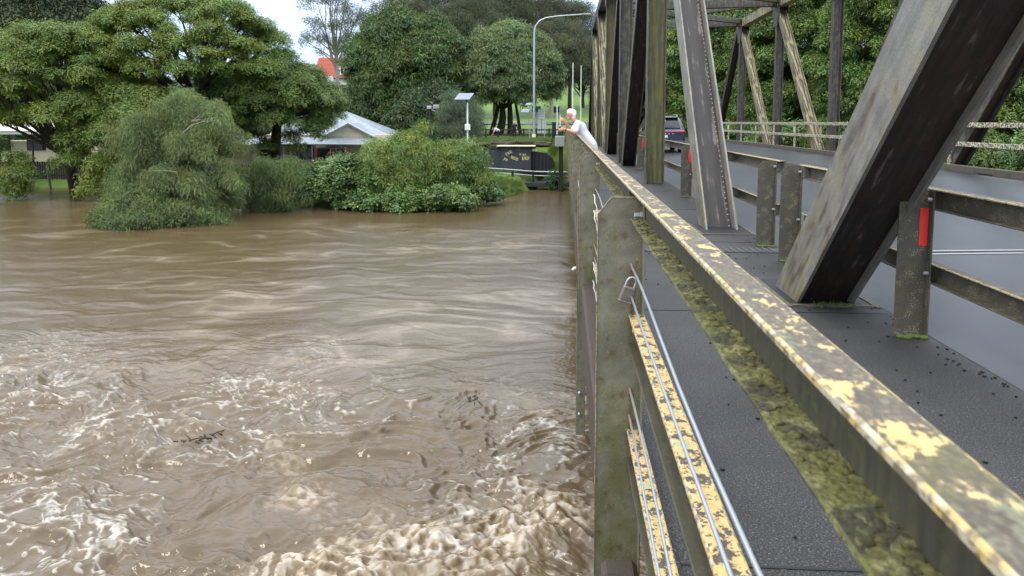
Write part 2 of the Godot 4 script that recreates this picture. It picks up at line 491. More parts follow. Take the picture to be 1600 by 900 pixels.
# ------------------------------------------------------------------ water
const WATER := -3.75
func build_water() -> void:
	var warp := noise(101, 0.22, 3)
	var warp2 := noise(102, 0.05, 2)
	var swell := noise(103, 0.10, 2)
	var chop := noise(104, 0.42, 4)
	var rid := noise(105, 0.55, 3)
	var boiln := noise(106, 0.9, 3)
	var fil := noise(107, 0.42, 4)
	var fil2 := noise(108, 1.5, 3)
	var streak := noise(109, 0.30, 4)
	var patch := noise(110, 0.16, 3)
	var fine := noise(111, 3.0, 2)
	var hf := noise(116, 6.0, 2)
	var rip := noise(112, 0.9, 3)
	var cell := noise(113, 2.6, 1, FastNoiseLite.TYPE_CELLULAR)
	var cell2 := noise(114, 6.0, 1, FastNoiseLite.TYPE_CELLULAR)
	var small := noise(115, 1.5, 3)
	var rows := 940
	var cols := 800
	var b := MB.new()
	b.use_col = true
	b.v.resize((rows + 1) * (cols + 1)); b.n.resize(b.v.size()); b.col.resize(b.v.size()); b.uv.resize(b.v.size())
	var brown := Color(0.104, 0.072, 0.037)
	var silt := Color(0.128, 0.097, 0.062)
	var cream := Color(0.46, 0.36, 0.235)
	var whit := Color(0.60, 0.56, 0.50)
	var froth := Color(0.165, 0.112, 0.062)
	for j in rows + 1:
		var d := 1.0 / lerpf(1.0 / 7.0, 1.0 / 84.0, float(j) / rows)
		for i in cols + 1:
			var u := lerpf(-1.22, 0.20, float(i) / cols)
			var x := u * (d + 1.5)
			var z := -d
			var k := j * (cols + 1) + i
			var w1 := warp.get_noise_2d(x, z)
			var w2 := warp.get_noise_2d(x + 57.0, z - 31.0)
			var wide := warp2.get_noise_2d(x, z)
			var front := d + 0.12 * x + 1.6 * wide
			var near := 1.0 - sm(12.0, 18.0, front + 1.6 * w2)
			# places where the river boils
			var e1 := Vector2((x + 1.4) / 2.2, (d - 9.2) / 1.5)
			var e2 := Vector2((x + 4.2) / 1.5, (d - 10.8) / 1.7)
			var e3 := Vector2((x + 7.0) / 1.8, (d - 11.8) / 0.9)
			var e4 := Vector2((x + 5.2) / 2.2, (d - 8.3) / 0.8)
			var boil := minf(1.0, exp(-e1.length_squared()) + 0.30 * exp(-e2.length_squared()) + 0.25 * exp(-e3.length_squared()) + 0.22 * exp(-e4.length_squared()))
			var rise := sm(0.42, 1.0, boil + 0.7 * w1 + 0.45 * w2) * near
			var mid := (1.0 - near) * (1.0 - sm(30.0, 44.0, d))
			var px := x + 1.1 * w1
			var pz := z + 1.1 * w2
			var h := 0.07 * swell.get_noise_2d(x * 0.8, z) * (1.0 - 0.7 * sm(28.0, 50.0, d))
			var c1 := chop.get_noise_2d(px * 0.55, pz * 0.95)
			var r1 := 1.0 - absf(rid.get_noise_2d(px * 0.6, pz)) * 2.2
			h += near * (0.15 * c1 + 0.085 * r1)
			h += mid * (0.030 * rip.get_noise_2d(px * 0.35, pz * 0.9) + 0.03 * c1)
			var bl := boiln.get_noise_2d(x, z)
			var fn := fine.get_noise_2d(x * 0.8, z)
			var hn := hf.get_noise_2d(x, z)
			var s1 := 1.0 - absf(small.get_noise_2d(px * 0.7, pz)) * 3.0
			h += near * (0.036 * s1 + 0.014 * fn)
			var bl2 := 0.0
			var bl3 := 0.0
			if rise > 0.01:
				bl2 = -cell.get_noise_2d(x + 0.25 * w1 + 0.12 * fn, z + 0.25 * w2)
				bl3 = -cell2.get_noise_2d(x + 0.05 * fn, z + 0.05 * hn)
				h += rise * (0.02 + 0.15 * bl + 0.085 * bl2 + 0.040 * bl3 + 0.012 * hn)
			# foam: thin broken lace, crests, and clots on the boils
			var sp := patch.get_noise_2d(px, pz)
			var f0 := fil.get_noise_2d(px * 0.8, pz * 1.15)
			var g0 := fil2.get_noise_2d(px * 0.9, pz)
			var f1 := 1.0 - absf(f0 + 0.07 * hn) * 18.0
			var f2 := 1.0 - absf(g0 + 0.08 * hn) * 13.0
			var broken := sm(-0.12, 0.25, fn * 0.7 + hn * 0.6)
			var mask := sm(-0.32, 0.15, sp + 0.35 * boil - 0.05)
			var lace := near * mask * sm(0.1, 0.8, f1) * (0.38 + 0.55 * broken) * 0.9
			lace = maxf(lace, near * sm(-0.22, 0.22, sp + 0.30 * boil) * sm(0.25, 0.95, f2) * broken * 0.7)
			lace = maxf(lace, near * sm(-0.12, 0.25, patch.get_noise_2d(x * 1.3 + 33.0, z * 1.3)) * sm(0.78, 1.02, s1 + 0.2 * hn) * broken * 0.6)
			var crest := sm(0.70, 1.0, r1 + 0.25 * fn) * near * sm(0.0, 0.4, sp + 0.4 * boil) * (0.3 + 0.7 * broken) * 0.7
			var clump := rise * sm(0.12, 0.55, 0.40 * bl2 + 0.30 * bl3 + 0.6 * g0 + 0.75 * hn)
			lace = maxf(lace, rise * sm(0.42, 0.75, 0.5 * bl3 + 0.6 * g0 + 0.9 * hn) * 0.6)
			var eddy := 2.6 * warp.get_noise_2d(x * 0.55 + 300.0, z * 0.8)
			var eddy2 := 2.6 * warp.get_noise_2d(x * 0.55 - 200.0, z * 0.8 + 70.0)
			var st := 1.0 - absf(streak.get_noise_2d((x + eddy) * 0.34, (z + eddy2) * 0.72)) * 7.5
			var swirl := (1.0 - near) * (0.45 * sm(-1.4, 0.8, st) + 0.45 * sm(0.3, 1.0, st + 0.25 * hn)) * sm(-0.30, 0.30, patch.get_noise_2d(x * 0.4 + 90.0, z * 0.8)) * (1.0 - 0.75 * sm(26.0, 46.0, d))
			var c := brown.lerp(silt, clampf(near * 0.8 + 0.3 * c1 + 0.30 * (1.0 - near) * sm(24.0, 14.0, d), 0.0, 1.0))
			c = c.lerp(Color(0.30, 0.245, 0.18), swirl * 0.8)
			c = c.lerp(froth, rise * 0.7)
			c = c.lerp(cream, clampf(maxf(crest * 0.8, clump * 0.55), 0.0, 1.0))
			c = c.lerp(whit, clampf(lace, 0.0, 1.0) * 0.9)
			h += 0.008 * lace + 0.012 * crest + 0.012 * clump
			b.v[k] = Vector3(x, WATER + h, z)
			b.col[k] = c
			b.uv[k] = Vector2(x, z)
	var w := cols + 1
	for j in rows + 1:
		for i in w:
			var dx := b.v[j * w + mini(i + 1, cols)] - b.v[j * w + maxi(i - 1, 0)]
			var dz := b.v[mini(j + 1, rows) * w + i] - b.v[maxi(j - 1, 0) * w + i]
			b.n[j * w + i] = dx.cross(-dz).normalized() if dx.cross(-dz).y < 0 else dx.cross(-dz).normalized()
			if b.n[j * w + i].y < 0: b.n[j * w + i] = -b.n[j * w + i]
	b.idx.resize(rows * cols * 6)
	var q := 0
	for j in rows:
		for i in cols:
			var k := j * w + i
			b.idx[q] = k; b.idx[q + 1] = k + w; b.idx[q + 2] = k + 1
			b.idx[q + 3] = k + 1; b.idx[q + 4] = k + w; b.idx[q + 5] = k + w + 1
			q += 6
	var m := mat(Color.WHITE, 0.14)
	m.vertex_color_use_as_albedo = true
	m.metallic_specular = 0.36
	m.heightmap_enabled = true
	m.heightmap_texture = tex_of(nz(121, 0.03, 4, 512), 512, Image.FORMAT_L8)
	m.heightmap_scale = 0.8
	m.uv1_triplanar = true; m.uv1_world_triplanar = true; m.uv1_scale = Vector3(0.45, 0.45, 0.9)
	struct("river_water", b.mesh(), m)
	# the rest of the river, out of the photograph's view
	var far_water := mat(brown.linear_to_srgb(), 0.15)
	far_water.heightmap_enabled = true; far_water.heightmap_texture = m.heightmap_texture; far_water.heightmap_scale = 3.0
	far_water.uv1_triplanar = true; far_water.uv1_world_triplanar = true; far_water.uv1_scale = Vector3.ONE * 0.4
	struct("river_water_beyond", grid_mesh(steps([-420.0, 420.0, 30.0]), steps([60.0, -80.0, -10.0]), func(_x, _z): return WATER - 0.30), far_water)

# ------------------------------------------------------------------ bridge
func road_y(x: float) -> float:
	return 0.10 * (1.0 - pow((x - 7.4) / 4.8, 2.0))
func ibeam(length: float, depth: float, width: float, t: float, off := 0.0) -> Array:      # along +y: [flange, flange, web], flanges face +-x
	return [bx(Vector3(-depth / 2 + t / 2, length / 2, 0), Vector3(t, length, width), 0.004), bx(Vector3(depth / 2 - t / 2, length / 2, 0), Vector3(t, length, width), 0.004), bx(Vector3(0, length / 2, off), Vector3(depth - 2 * t - 0.004, length, t * 0.8), 0.0)]
func member(truss: Node3D, called: String, a: Vector3, e: Vector3, width: float, fm: Material, wm: Material, depth := 0.46, t := 0.03, rivets := false, off := 0.0, stained := false, foot := 0.0) -> Node3D:
	var y := (e - a).normalized()
	var x := Vector3.RIGHT
	var z := x.cross(y).normalized()
	x = y.cross(z)
	var o := Node3D.new()
	var key := "%d/%s" % [truss.get_instance_id(), called]
	var k: int = used_in.get(key, -1) + 1
	used_in[key] = k
	o.name = called if k == 0 else "%s_%03d" % [called, k]
	truss.add_child(o, true)
	o.transform = Transform3D(Basis(x, y, z), a)
	var L := (e - a).length()
	var p := ibeam(L, depth, width, t, off)
	if stained:
		var q := MB.new()
		q.use_col = true
		var gl := noise(301, 1.6, 4); var gs := noise(302, 2.6, 4)
		var ys := steps([0.0, 7.0, 0.035, L, 0.5]); var ww := steps([-width / 2, width / 2, width / 18.0])
		for yy in ys:
			for w2 in ww:
				var up := yy - foot
				var lift := up + 0.5 * gl.get_noise_2d(w2 * 2.0, yy)
				var run := gs.get_noise_2d(w2 * 4.0, yy * 0.55)
				var cc := Color(1, 1, 1) * (1.0 + 0.22 * gl.get_noise_2d(w2 * 1.5 + 20.0, yy * 0.5))
				cc = cc.lerp(Color(0.78, 0.72, 0.33), sm(1.5, 0.1, lift) * sm(-0.3, 0.35, run) * 0.85)
				cc = cc.lerp(Color(0.42, 0.30, 0.24), sm(0.16, 0.42, run) * sm(2.6, 1.3, lift) * sm(0.0, 0.5, lift) * 0.75)
				cc = cc.lerp(Color(0.40, 0.27, 0.22), exp(-pow((w2 + width * 0.16) / 0.045, 2.0)) * sm(1.7, 2.0, up) * sm(2.75, 2.35, up) * sm(-0.3, 0.1, run) * 0.85)
				q.vert(Vector3(-depth / 2 - 0.0005, yy, w2), Vector3.LEFT, cc)
		var nw := ww.size()
		for j in ys.size() - 1:
			for i in nw - 1:
				var e2 := j * nw + i
				q.idx.append_array([e2, e2 + nw, e2 + 1, e2 + 1, e2 + nw, e2 + nw + 1])
		q.box(Vector3(-depth / 2 + t / 2, L / 2, 0), Vector3(t, L, width), Basis(), 0.005)
		part(o, "flange", q.mesh(), fm)
	else:
		part(o, "flange", p[0], fm)
	part(o, "flange", p[1], fm)
	part(o, "web", p[2], wm)
	if rivets:
		var r := MB.new()
		for s in [[1, 1], [1, -1], [-1, 1]]:
			var q := 0.12
			while q < minf(L, 9.0):
				var c := Vector3(s[0] * (depth / 2 - t - 0.035), q, s[1] * 0.012)
				r.lathe(PackedVector2Array([Vector2(0.013, 0), Vector2(0.011, 0.007), Vector2(0.0, 0.011)]), c, Vector3(0, 0, s[1]), 6)
				q += 0.1
		tag(part(o, "rivet_rows", r.mesh(), M.galv_dull), "", "", "", "stuff")
	return o
const TOP := 8.55
func build_truss(called: String, label: String, xc: float, dz: float, pale: bool) -> void:
	var t := thing(called, label, "bridge truss", Vector3(xc, 0, dz), "trusses of the far span")
	var fl: Material = M.steel
	member(t, "end_post", Vector3(0, -1.6, -10.05), Vector3(0, TOP, -18.7), 0.47, M.steel_pale, M.steel_black, 0.46, 0.03, true, 0.0, true, 2.1)
	var posts := [-19.6, -29.4, -39.1, -48.9, -58.6]
	for i in posts.size():
		member(t, "vertical_post", Vector3(0, -1.6, posts[i]), Vector3(0, TOP, posts[i]), 0.36, fl, M.steel_moss if not pale and i != 1 else M.steel)
	for s in [[-19.6, -27.5], [-29.4, -37.3]]:
		member(t, "diagonal_brace", Vector3(0, -1.2, s[1] - 1.15), Vector3(0, TOP - 0.1, s[0] + 0.2), 0.40, M.steel, M.steel_dark)
	for s in [[-48.9, -41.0], [-58.6, -50.7]]:
		member(t, "diagonal_brace", Vector3(0, -1.2, s[1] + 1.15), Vector3(0, TOP - 0.1, s[0] - 0.2), 0.40, M.steel_lichen, M.steel_lichen)
	member(t, "end_post", Vector3(0, -1.6, -68.2), Vector3(0, TOP, -59.4), 0.5, M.steel_dark, M.steel_dark)
	part(t, "top_chord", bx(Vector3(0, TOP, -38.9), Vector3(0.5, 0.55, 41.0), 0.02), M.steel_lichen if pale else M.steel_dark)
	part(t, "bottom_chord", bx(Vector3(0, -1.75, -39.1), Vector3(0.5, 0.45, 58.4), 0.02), M.steel_dark)
	for z in posts:
		for sx in [-0.262, 0.262]:
			var g := MB.new()
			g.prism(PackedVector2Array([Vector2(-0.75, 0.0), Vector2(0.75, 0.0), Vector2(0.75, -0.35), Vector2(0.3, -1.15), Vector2(-0.3, -1.15), Vector2(-0.75, -0.35)]), Vector3(sx - 0.008, TOP - 0.2, z), Vector3(0, 0, 1), Vector3(0, 1, 0), Vector3(0.016, 0, 0))
			part(t, "gusset_plate", g.mesh(), M.steel)

func build_deck() -> void:
	var d := MB.new()
	# footway slab
	d.use_col = true
	var stain := noise(201, 0.55, 4); var drip := noise(202, 2.2, 3)
	var fx := steps([0.385, 2.655, 0.0757]); var fz := steps([11.0, 1.0, -1.0, -14.0, -0.075, -69.0, -0.5])
	for z in fz:
		for x in fx:
			var t := 0.92 + 0.35 * stain.get_noise_2d(x, z * 0.6) + 0.14 * drip.get_noise_2d(x, z)
			# long damp and worn marks beside the truss line
			t *= 1.0 - 0.30 * sm(1.7, 2.3, x + 0.25 * stain.get_noise_2d(x + 9.0, z)) * sm(2.75, 2.5, x)
			t *= 0.52
			d.vert(Vector3(x, 0.0, z), Vector3.UP, Color(t, t * 0.985, t * 0.94))
	var fw := fx.size()
	for j in fz.size() - 1:
		for i in fw - 1:
			var k := j * fw + i
			d.idx.append_array([k, k + fw, k + 1, k + 1, k + fw, k + fw + 1])
	d.box(Vector3(1.52, -0.09, -29.0), Vector3(2.27, 0.16, 80.0))
	struct("footway", d.mesh(), M.footway)
	var r := MB.new()
	r.use_col = true
	var xs := steps([2.655, 12.2, 0.53])
	var rxs := steps([2.655, 12.201, 0.1591])
	for zz in [[11.0, -8.98], [-9.02, -69.0]]:
		var rzs := steps([zz[0], zz[1], -0.25])
		var base := r.v.size()
		for z in rzs:
			for x in rxs:
				var t := 0.96 + 0.28 * stain.get_noise_2d(x * 0.7, z * 0.25) + 0.12 * drip.get_noise_2d(x, z * 0.4)
				for tr in [4.1, 5.9, 8.6, 10.4]: t *= 1.0 - 0.16 * exp(-pow((x - tr) / 0.28, 2.0))
				t *= 1.0 - 0.30 * sm(11.6, 12.2, x + 0.2 * drip.get_noise_2d(x, z))
				r.vert(Vector3(x, road_y(x), z), Vector3(0.02 * (x - 7.4) / 4.8, 1, 0).normalized(), Color(t, t, t))
		var rw := rxs.size()
		for j2 in rzs.size() - 1:
			for i in rw - 1:
				var k := base + j2 * rw + i
				r.idx.append_array([k, k + rw, k + 1, k + 1, k + rw, k + rw + 1])
		r.box(Vector3(7.43, -0.13, (zz[0] + zz[1]) * 0.5), Vector3(9.54, 0.2, absf(zz[1] - zz[0])))
	M.road.vertex_color_use_as_albedo = true
	M.road.metallic_specular = 0.34
	M.road.roughness = 0.36
	struct("bridge_road", r.mesh(), M.road)
	var seam := MB.new()
	for q in [[7.4, 0.03]]: seam.quad(Vector3(q[0] - q[1], road_y(q[0]) + 0.004, 11.0), Vector3(q[0] + q[1], road_y(q[0]) + 0.004, 11.0), Vector3(q[0] + q[1], road_y(q[0]) + 0.004, -69.0), Vector3(q[0] - q[1], road_y(q[0]) + 0.004, -69.0))
	struct("road_seam", seam.mesh(), M.concrete)
	# expansion joint across road and footway
	var j := MB.new()
	for i in xs.size() - 1:
		for s in [-1, 1]:
			j.quad(Vector3(xs[i], road_y(xs[i]) + 0.006, -9.0 + s * 0.10 + 0.03), Vector3(xs[i + 1], road_y(xs[i + 1]) + 0.006, -9.0 + s * 0.10 + 0.03), Vector3(xs[i + 1], road_y(xs[i + 1]) + 0.006, -9.0 + s * 0.10 - 0.03), Vector3(xs[i], road_y(xs[i]) + 0.006, -9.0 + s * 0.10 - 0.03))
	var jt := thing("expansion_joint", "pale metal joint strip crossing the bridge road near the closest pier", "expansion joint", Vector3.ZERO)
	part(jt, "joint_strip", j.mesh(), M.galv_dull)
	part(jt, "cover_plate", bx(Vector3(1.52, 0.005, -9.35), Vector3(2.2, 0.012, 0.34), 0.003), M.dark_paint)
	var gr := MB.new()
	for k in 26: gr.box(Vector3(0.5 + k * 0.08, 0.016, -9.35), Vector3(0.02, 0.012, 0.3))
	tag(part(jt, "grating_bars", gr.mesh(), M.concrete), "", "", "", "stuff")
	# edge beam under the handrail, kerb, road edging
	var eb := thing("edge_beam", "dark weathered edge beam below the river side handrail", "edge beam", Vector3.ZERO)
	part(eb, "beam", bx(Vector3(0.285, -0.40, -36.4), Vector3(0.19, 0.52, 65.2), 0.02), M.fascia)
	part(eb, "stringer", bx(Vector3(0.62, -0.55, 3.6), Vector3(0.2, 0.74, 14.6), 0.01), M.fascia)
	for z in [-3.42, -8.1, -14.6]:
		part(eb, "bracket", bx(Vector3(0.27, -0.56, z), Vector3(0.17, 0.1, 0.16), 0.025), M.fascia)
	struct("bridge_underside", bx(Vector3(7.4, -0.9, -29.0), Vector3(9.0, 0.9, 79.0)), M.fascia)
	var kb := thing("road_kerb", "dark timber kerb beam along the far side of the bridge road", "kerb", Vector3.ZERO)
	for k in 13:
		var z0 := 8.0 - k * 6.0
		part(kb, "kerb_length", bx(Vector3(12.31, 0.08, z0 - 3.0), Vector3(0.2, 0.24, 5.97), 0.015), M.concrete)
		part(kb, "drain_opening", bx(Vector3(12.20, 0.0, z0 - 1.2), Vector3(0.016, 0.09, 0.75), 0.003), M.black)
	# dark pads and openings where the first two truss members go through the footway
	for s in [[-6.72, -7.45, "dark cut out in the footway at the foot of the near leaning truss post"], [-10.85, -11.55, "dark cut out in the footway at the foot of the second leaning truss post"]]:
		var pd := thing("deck_opening", s[2], "deck opening", Vector3(0, 0, 0), "openings in the footway")
		part(pd, "gap", bx(Vector3(2.26, 0.002, (s[0] + s[1]) * 0.5), Vector3(0.66, 0.012, absf(s[1] - s[0]) + 0.35)), M.black)
		var fr := MB.new()
		for q in [[2.62, 0.04], [1.9, 0.04]]: fr.box(Vector3(q[0], 0.006, (s[0] + s[1]) * 0.5), Vector3(q[1], 0.016, absf(s[1] - s[0]) + 0.5))
		fr.box(Vector3(2.26, 0.007, s[0] + 0.2), Vector3(0.72, 0.016, 0.05))
		part(pd, "frame", fr.mesh(), M.concrete)
	# pier under the joint
	struct("bridge_pier", bx(Vector3(7.2, -4.2, -9.4), Vector3(11.5, 5.0, 2.0), 0.25), M.concrete)
	struct("bridge_abutment", bx(Vector3(6.6, -2.6, -69.6), Vector3(14.0, 5.1, 2.2), 0.05), M.concrete)

func channel(parent: Node, x_open: float, x_web: float, top: float, z0: float, z1: float, fm: Material, wm: Material, bm: Material, wear := true) -> void:
	var zc := (z0 + z1) * 0.5
	var L := absf(z1 - z0)
	var w := x_web - x_open
	var t := 0.011
	part(parent, "top_flange", bx(Vector3((x_open + x_web) * 0.5, top - t * 0.5, zc), Vector3(absf(w) - (0.012 if wear else 0.0), t, L)), fm)
	if wear:
		for s in [x_open, x_web]:
			var q := MB.new()
			var sg := 1.0 if s == maxf(x_open, x_web) else -1.0
			q.prism(PackedVector2Array([Vector2(-sg * 0.006, 0.0), Vector2(-sg * 0.0025, -0.0012), Vector2(0.0, -0.0035), Vector2(0.0, -t), Vector2(-sg * 0.006, -t)]), Vector3(s, top, z0), Vector3(1, 0, 0), Vector3(0, 1, 0), Vector3(0, 0, z1 - z0))
			part(parent, "worn_edge", q.mesh(), M.worn)
	part(parent, "web", bx(Vector3(x_web - signf(w) * 0.004, top - 0.075, zc), Vector3(0.008, 0.15 - 2 * t, L)), wm)
	part(parent, "bottom_flange", bx(Vector3((x_open + x_web) * 0.5, top - 0.15 + t * 0.5, zc), Vector3(absf(w), t, L), 0.003), bm)

func hand_post(h: Node3D, z: float, lo := -0.72) -> void:
	var o := Node3D.new()
	var key := "%d/post" % h.get_instance_id()
	var k: int = used_in.get(key, -1) + 1
	used_in[key] = k
	o.name = "post" if k == 0 else "post_%03d" % k
	h.add_child(o, true)
	var p := MB.new()
	p.prism(PackedVector2Array([Vector2(0.158, lo), Vector2(0.366, lo), Vector2(0.366, 1.2), Vector2(0.222, 1.2), Vector2(0.158, 1.12)]), Vector3(0, 0, z - 0.012), Vector3.RIGHT, Vector3.UP, Vector3(0, 0, 0.012))
	if z > -16.0 and z < 0.0:
		p.use_col = true
		p.col.resize(p.v.size()); p.col.fill(Color.WHITE)
		var pn := noise(401 + k, 7.0, 4)
		var gx := steps([0.1595, 0.3655, 0.0103]); var gy := steps([lo, 1.1199, 0.0115])
		for y in gy:
			for x in gx:
				var v := pn.get_noise_2d(x, y * 0.45)
				var cc := Color(1, 1, 1) * (1.0 + 0.25 * v)
				cc = cc.lerp(Color(0.70, 0.72, 0.36), sm(0.7, 0.1, y + 0.4 * v) * sm(-0.3, 0.4, v) * 0.8)      # algae, thicker low down
				for q in [0.86, 0.715, 0.262, 0.13]:     # rust runs from the wire holes
					cc = cc.lerp(Color(0.62, 0.30, 0.15), exp(-pow((x - 0.322 - 0.01 * v) / 0.012, 2.0)) * sm(q + 0.02, q - 0.01, y) * sm(q - 0.34, q - 0.05, y) * 0.75)
				cc = cc.lerp(Color(0.5, 0.46, 0.40), sm(0.18, 0.158, x + 0.006 * v) * 0.5)
				p.vert(Vector3(x, y, z + 0.0006), Vector3(0, 0, 1), cc)
		var base := p.v.size() - gx.size() * gy.size()
		for j in gy.size() - 1:
			for i in gx.size() - 1:
				var e0 := base + j * gx.size() + i
				p.idx.append_array([e0, e0 + gx.size(), e0 + 1, e0 + 1, e0 + gx.size(), e0 + gx.size() + 1])
	part(o, "plate", p.mesh(), M.post)
	part(o, "side_flange", bx(Vector3(0.3705, (lo + 1.2) * 0.5, z + 0.024), Vector3(0.009, 1.2 - lo, 0.072), 0.003), M.post)
	# bright worn rim along the plate's top and shoulder
	var e := MB.new()
	e.tube(PackedVector3Array([Vector3(0.159, -0.2, z + 0.001), Vector3(0.159, 1.119, z + 0.001), Vector3(0.2225, 1.1985, z + 0.001), Vector3(0.36, 1.1985, z + 0.001)]), 0.0022, 0.0022, 5)
	part(o, "worn_rim", e.mesh(), M.worn)
	for y in [1.115, 0.57, 0.005]:
		var b := MB.new()
		b.lathe(PackedVector2Array([Vector2(0.0, 0.040), Vector2(0.014, 0.040), Vector2(0.017, 0.036), Vector2(0.017, 0.012), Vector2(0.022, 0.011), Vector2(0.022, 0.0)]), Vector3(0.365, y, z + 0.030), Vector3(-1, 0, 0), 6)
		part(o, "bolt", b.mesh(), M.galv_dull)

func build_handrail() -> void:
	var h := thing("handrail", "weathered steel handrail with peeling yellow rails and plate posts along the river side", "handrail")
	for s in [[1.6, -8.30], [-8.36, -40.0], [-40.06, -69.0]]:
		channel(h, 0.3075, 0.3825, 1.24, s[0], s[1], M.yellow, M.web, M.moss)
		channel(h, 0.3075, 0.3825, 0.645, s[0], s[1], M.yellow_more, M.web, M.web)
		channel(h, 0.3075, 0.3825, 0.08, s[0], s[1], M.yellow_more, M.web, M.web)
	for z in [0.9, -3.6, -7.95, -8.75, -14.7, -18.6, -24.0, -29.4, -34.3, -39.1, -44.0, -49.0, -54.0, -59.0, -64.0, -68.6]:
		hand_post(h, z)
	# cushions of moss thickest against the web
	var mc := MB.new()
	var mr := RandomNumberGenerator.new(); mr.seed = 19
	var mnz := noise(410, 1.2, 3)
	for q in 2600:
		var z := 0.2 - pow(mr.randf(), 1.4) * 8.3
		var x := 0.374 - absf(mr.randfn(0, 0.022))
		if x < 0.312 or mnz.get_noise_2d(x * 14.0, z * 3.0) < -0.08: continue
		var sz := 0.0035 + mr.randf() * 0.0065
		mc.ellipsoid(Vector3(x, 1.1005, z), Vector3(sz * 1.2, sz * 0.75, sz * (1.2 + mr.randf() * 1.4)), Basis(Vector3.UP, mr.randf() * 3.0), 4, 6)
	tag(part(h, "moss_cushions", mc.mesh(), M.moss), "", "", "", "stuff")
	# slotted splice lug behind the near post
	for z in [-3.64, -7.99]:
		var lug := MB.new()
		lug.prism(PackedVector2Array([Vector2(0.31, 1.105), Vector2(0.374, 1.105), Vector2(0.374, 1.225), Vector2(0.31, 1.225)]), Vector3(0, 0, z - 0.05), Vector3.RIGHT, Vector3.UP, Vector3(0, 0, 0.012))
		part(h, "splice_lug", lug.mesh(), M.web)
		part(h, "slot", bx(Vector3(0.345, 1.165, z - 0.036), Vector3(0.022, 0.05, 0.004), 0.0015), M.black)
	# wire strands, each slack in its own way
	var zs := [1.2, -3.585, -7.94, -8.74, -14.69, -18.59, -24.0, -29.4]
	var wn := 0
	for y in [0.872, 0.728, 0.275, 0.142]:
		for i in zs.size() - 1:
			if i == 2: continue
			var pts := PackedVector3Array()
			var a := Vector3(0.318, y, zs[i]); var e := Vector3(0.318, y, zs[i + 1])
			if i == 0: a.x = 0.30; a.y += 0.02
			for q in 13:
				var f := q / 12.0
				var p := a.lerp(e, f)
				p.y -= (0.018 + 0.012 * sin(wn * 2.3)) * 4.0 * f * (1.0 - f) - 0.012 * sin(f * 9.0 + wn)
				p.x += 0.010 * sin(f * 7.0 + wn * 1.7) * 4.0 * f * (1.0 - f)
				pts.append(p)
			part(h, "wire", tb(pts, 0.0054, 0.0054, 6), M.galv)
			wn += 1
	# ends of wire poking from the posts' river edge, with rust round the holes
	for s in [[-3.66, 1.16], [-3.66, 1.08], [-3.66, 0.83], [-3.66, 0.74], [-8.0, 0.9]]:
		var pts := PackedVector3Array([Vector3(0.16, s[1] - 0.05, s[0] + 0.03), Vector3(0.154, s[1] - 0.01, s[0] + 0.01), Vector3(0.146, s[1] + 0.012, s[0]), Vector3(0.148, s[1] + 0.03, s[0] - 0.02), Vector3(0.142, s[1] + 0.044, s[0] - 0.03)])
		part(h, "wire_end", tb(pts, 0.0034, 0.0026, 6), M.galv)
	for y in [0.86, 0.715, 0.262, 0.13]:
		part(h, "wire_eye", tb(PackedVector3Array([Vector3(0.318, y + 0.02, -3.604), Vector3(0.318, y + 0.016, -3.585), Vector3(0.316, y - 0.005, -3.572)]), 0.0075, 0.0055, 7), M.rust)
	# padlock
	var pl := thing("padlock", "small weathered padlock hanging from the wire on the nearest handrail post", "padlock", Vector3(0.296, 0.752, -3.552))
	var tilt := Basis(Vector3(0, 0, 1), -0.35) * Basis(Vector3(0, 1, 0), 0.25)
	part(pl, "body", bx(Vector3.ZERO, Vector3(0.066, 0.072, 0.026), 0.007, tilt), M.lock)
	part(pl, "base_plate", bx(tilt * Vector3(0, -0.036, 0), Vector3(0.064, 0.006, 0.024), 0.002, tilt), M.steel_bright)
	var sh := PackedVector3Array()
	for k in 13:
		var an := PI * k / 12.0
		sh.append(tilt * Vector3(cos(an) * 0.022, 0.034 + 0.022 + sin(an) * 0.026, 0))
	sh.insert(0, tilt * Vector3(0.022, 0.03, 0)); sh.append(tilt * Vector3(-0.022, 0.03, 0))
	part(pl, "shackle", tb(sh, 0.0055, 0.0055, 8), M.steel_bright)
	# hanger plate under the deck edge
	var hp := thing("hanger_plate", "green grey hanger plate with two bolts below the second handrail post", "hanger plate", Vector3(0.21, -1.25, -8.9))
	part(hp, "plate", bx(Vector3(0, 0, 0), Vector3(0.11, 1.85, 0.014), 0.004), M.post)
	for y in [-0.40, -0.66]:
		var b := MB.new()
		b.ellipsoid(Vector3(-0.01, y, 0.02), Vector3(0.022, 0.022, 0.02), Basis(), 6, 8)
		part(hp, "bolt", b.mesh(), M.galv)
	var rag := MB.new()
	rag.ellipsoid(Vector3.ZERO, Vector3(0.05, 0.03, 0.03), Basis(Vector3(0, 0, 1), 0.2), 5, 8)
	rag.ellipsoid(Vector3(-0.03, -0.02, 0.01), Vector3(0.03, 0.025, 0.02), Basis(), 5, 8)
	var rg := part(self, "white_rag", rag.mesh(), M.white, Transform3D(Basis(), Vector3(0.20, -0.98, -13.2)))
	tag(rg, "scrap of white rag caught on the river side below the handrail", "rag")

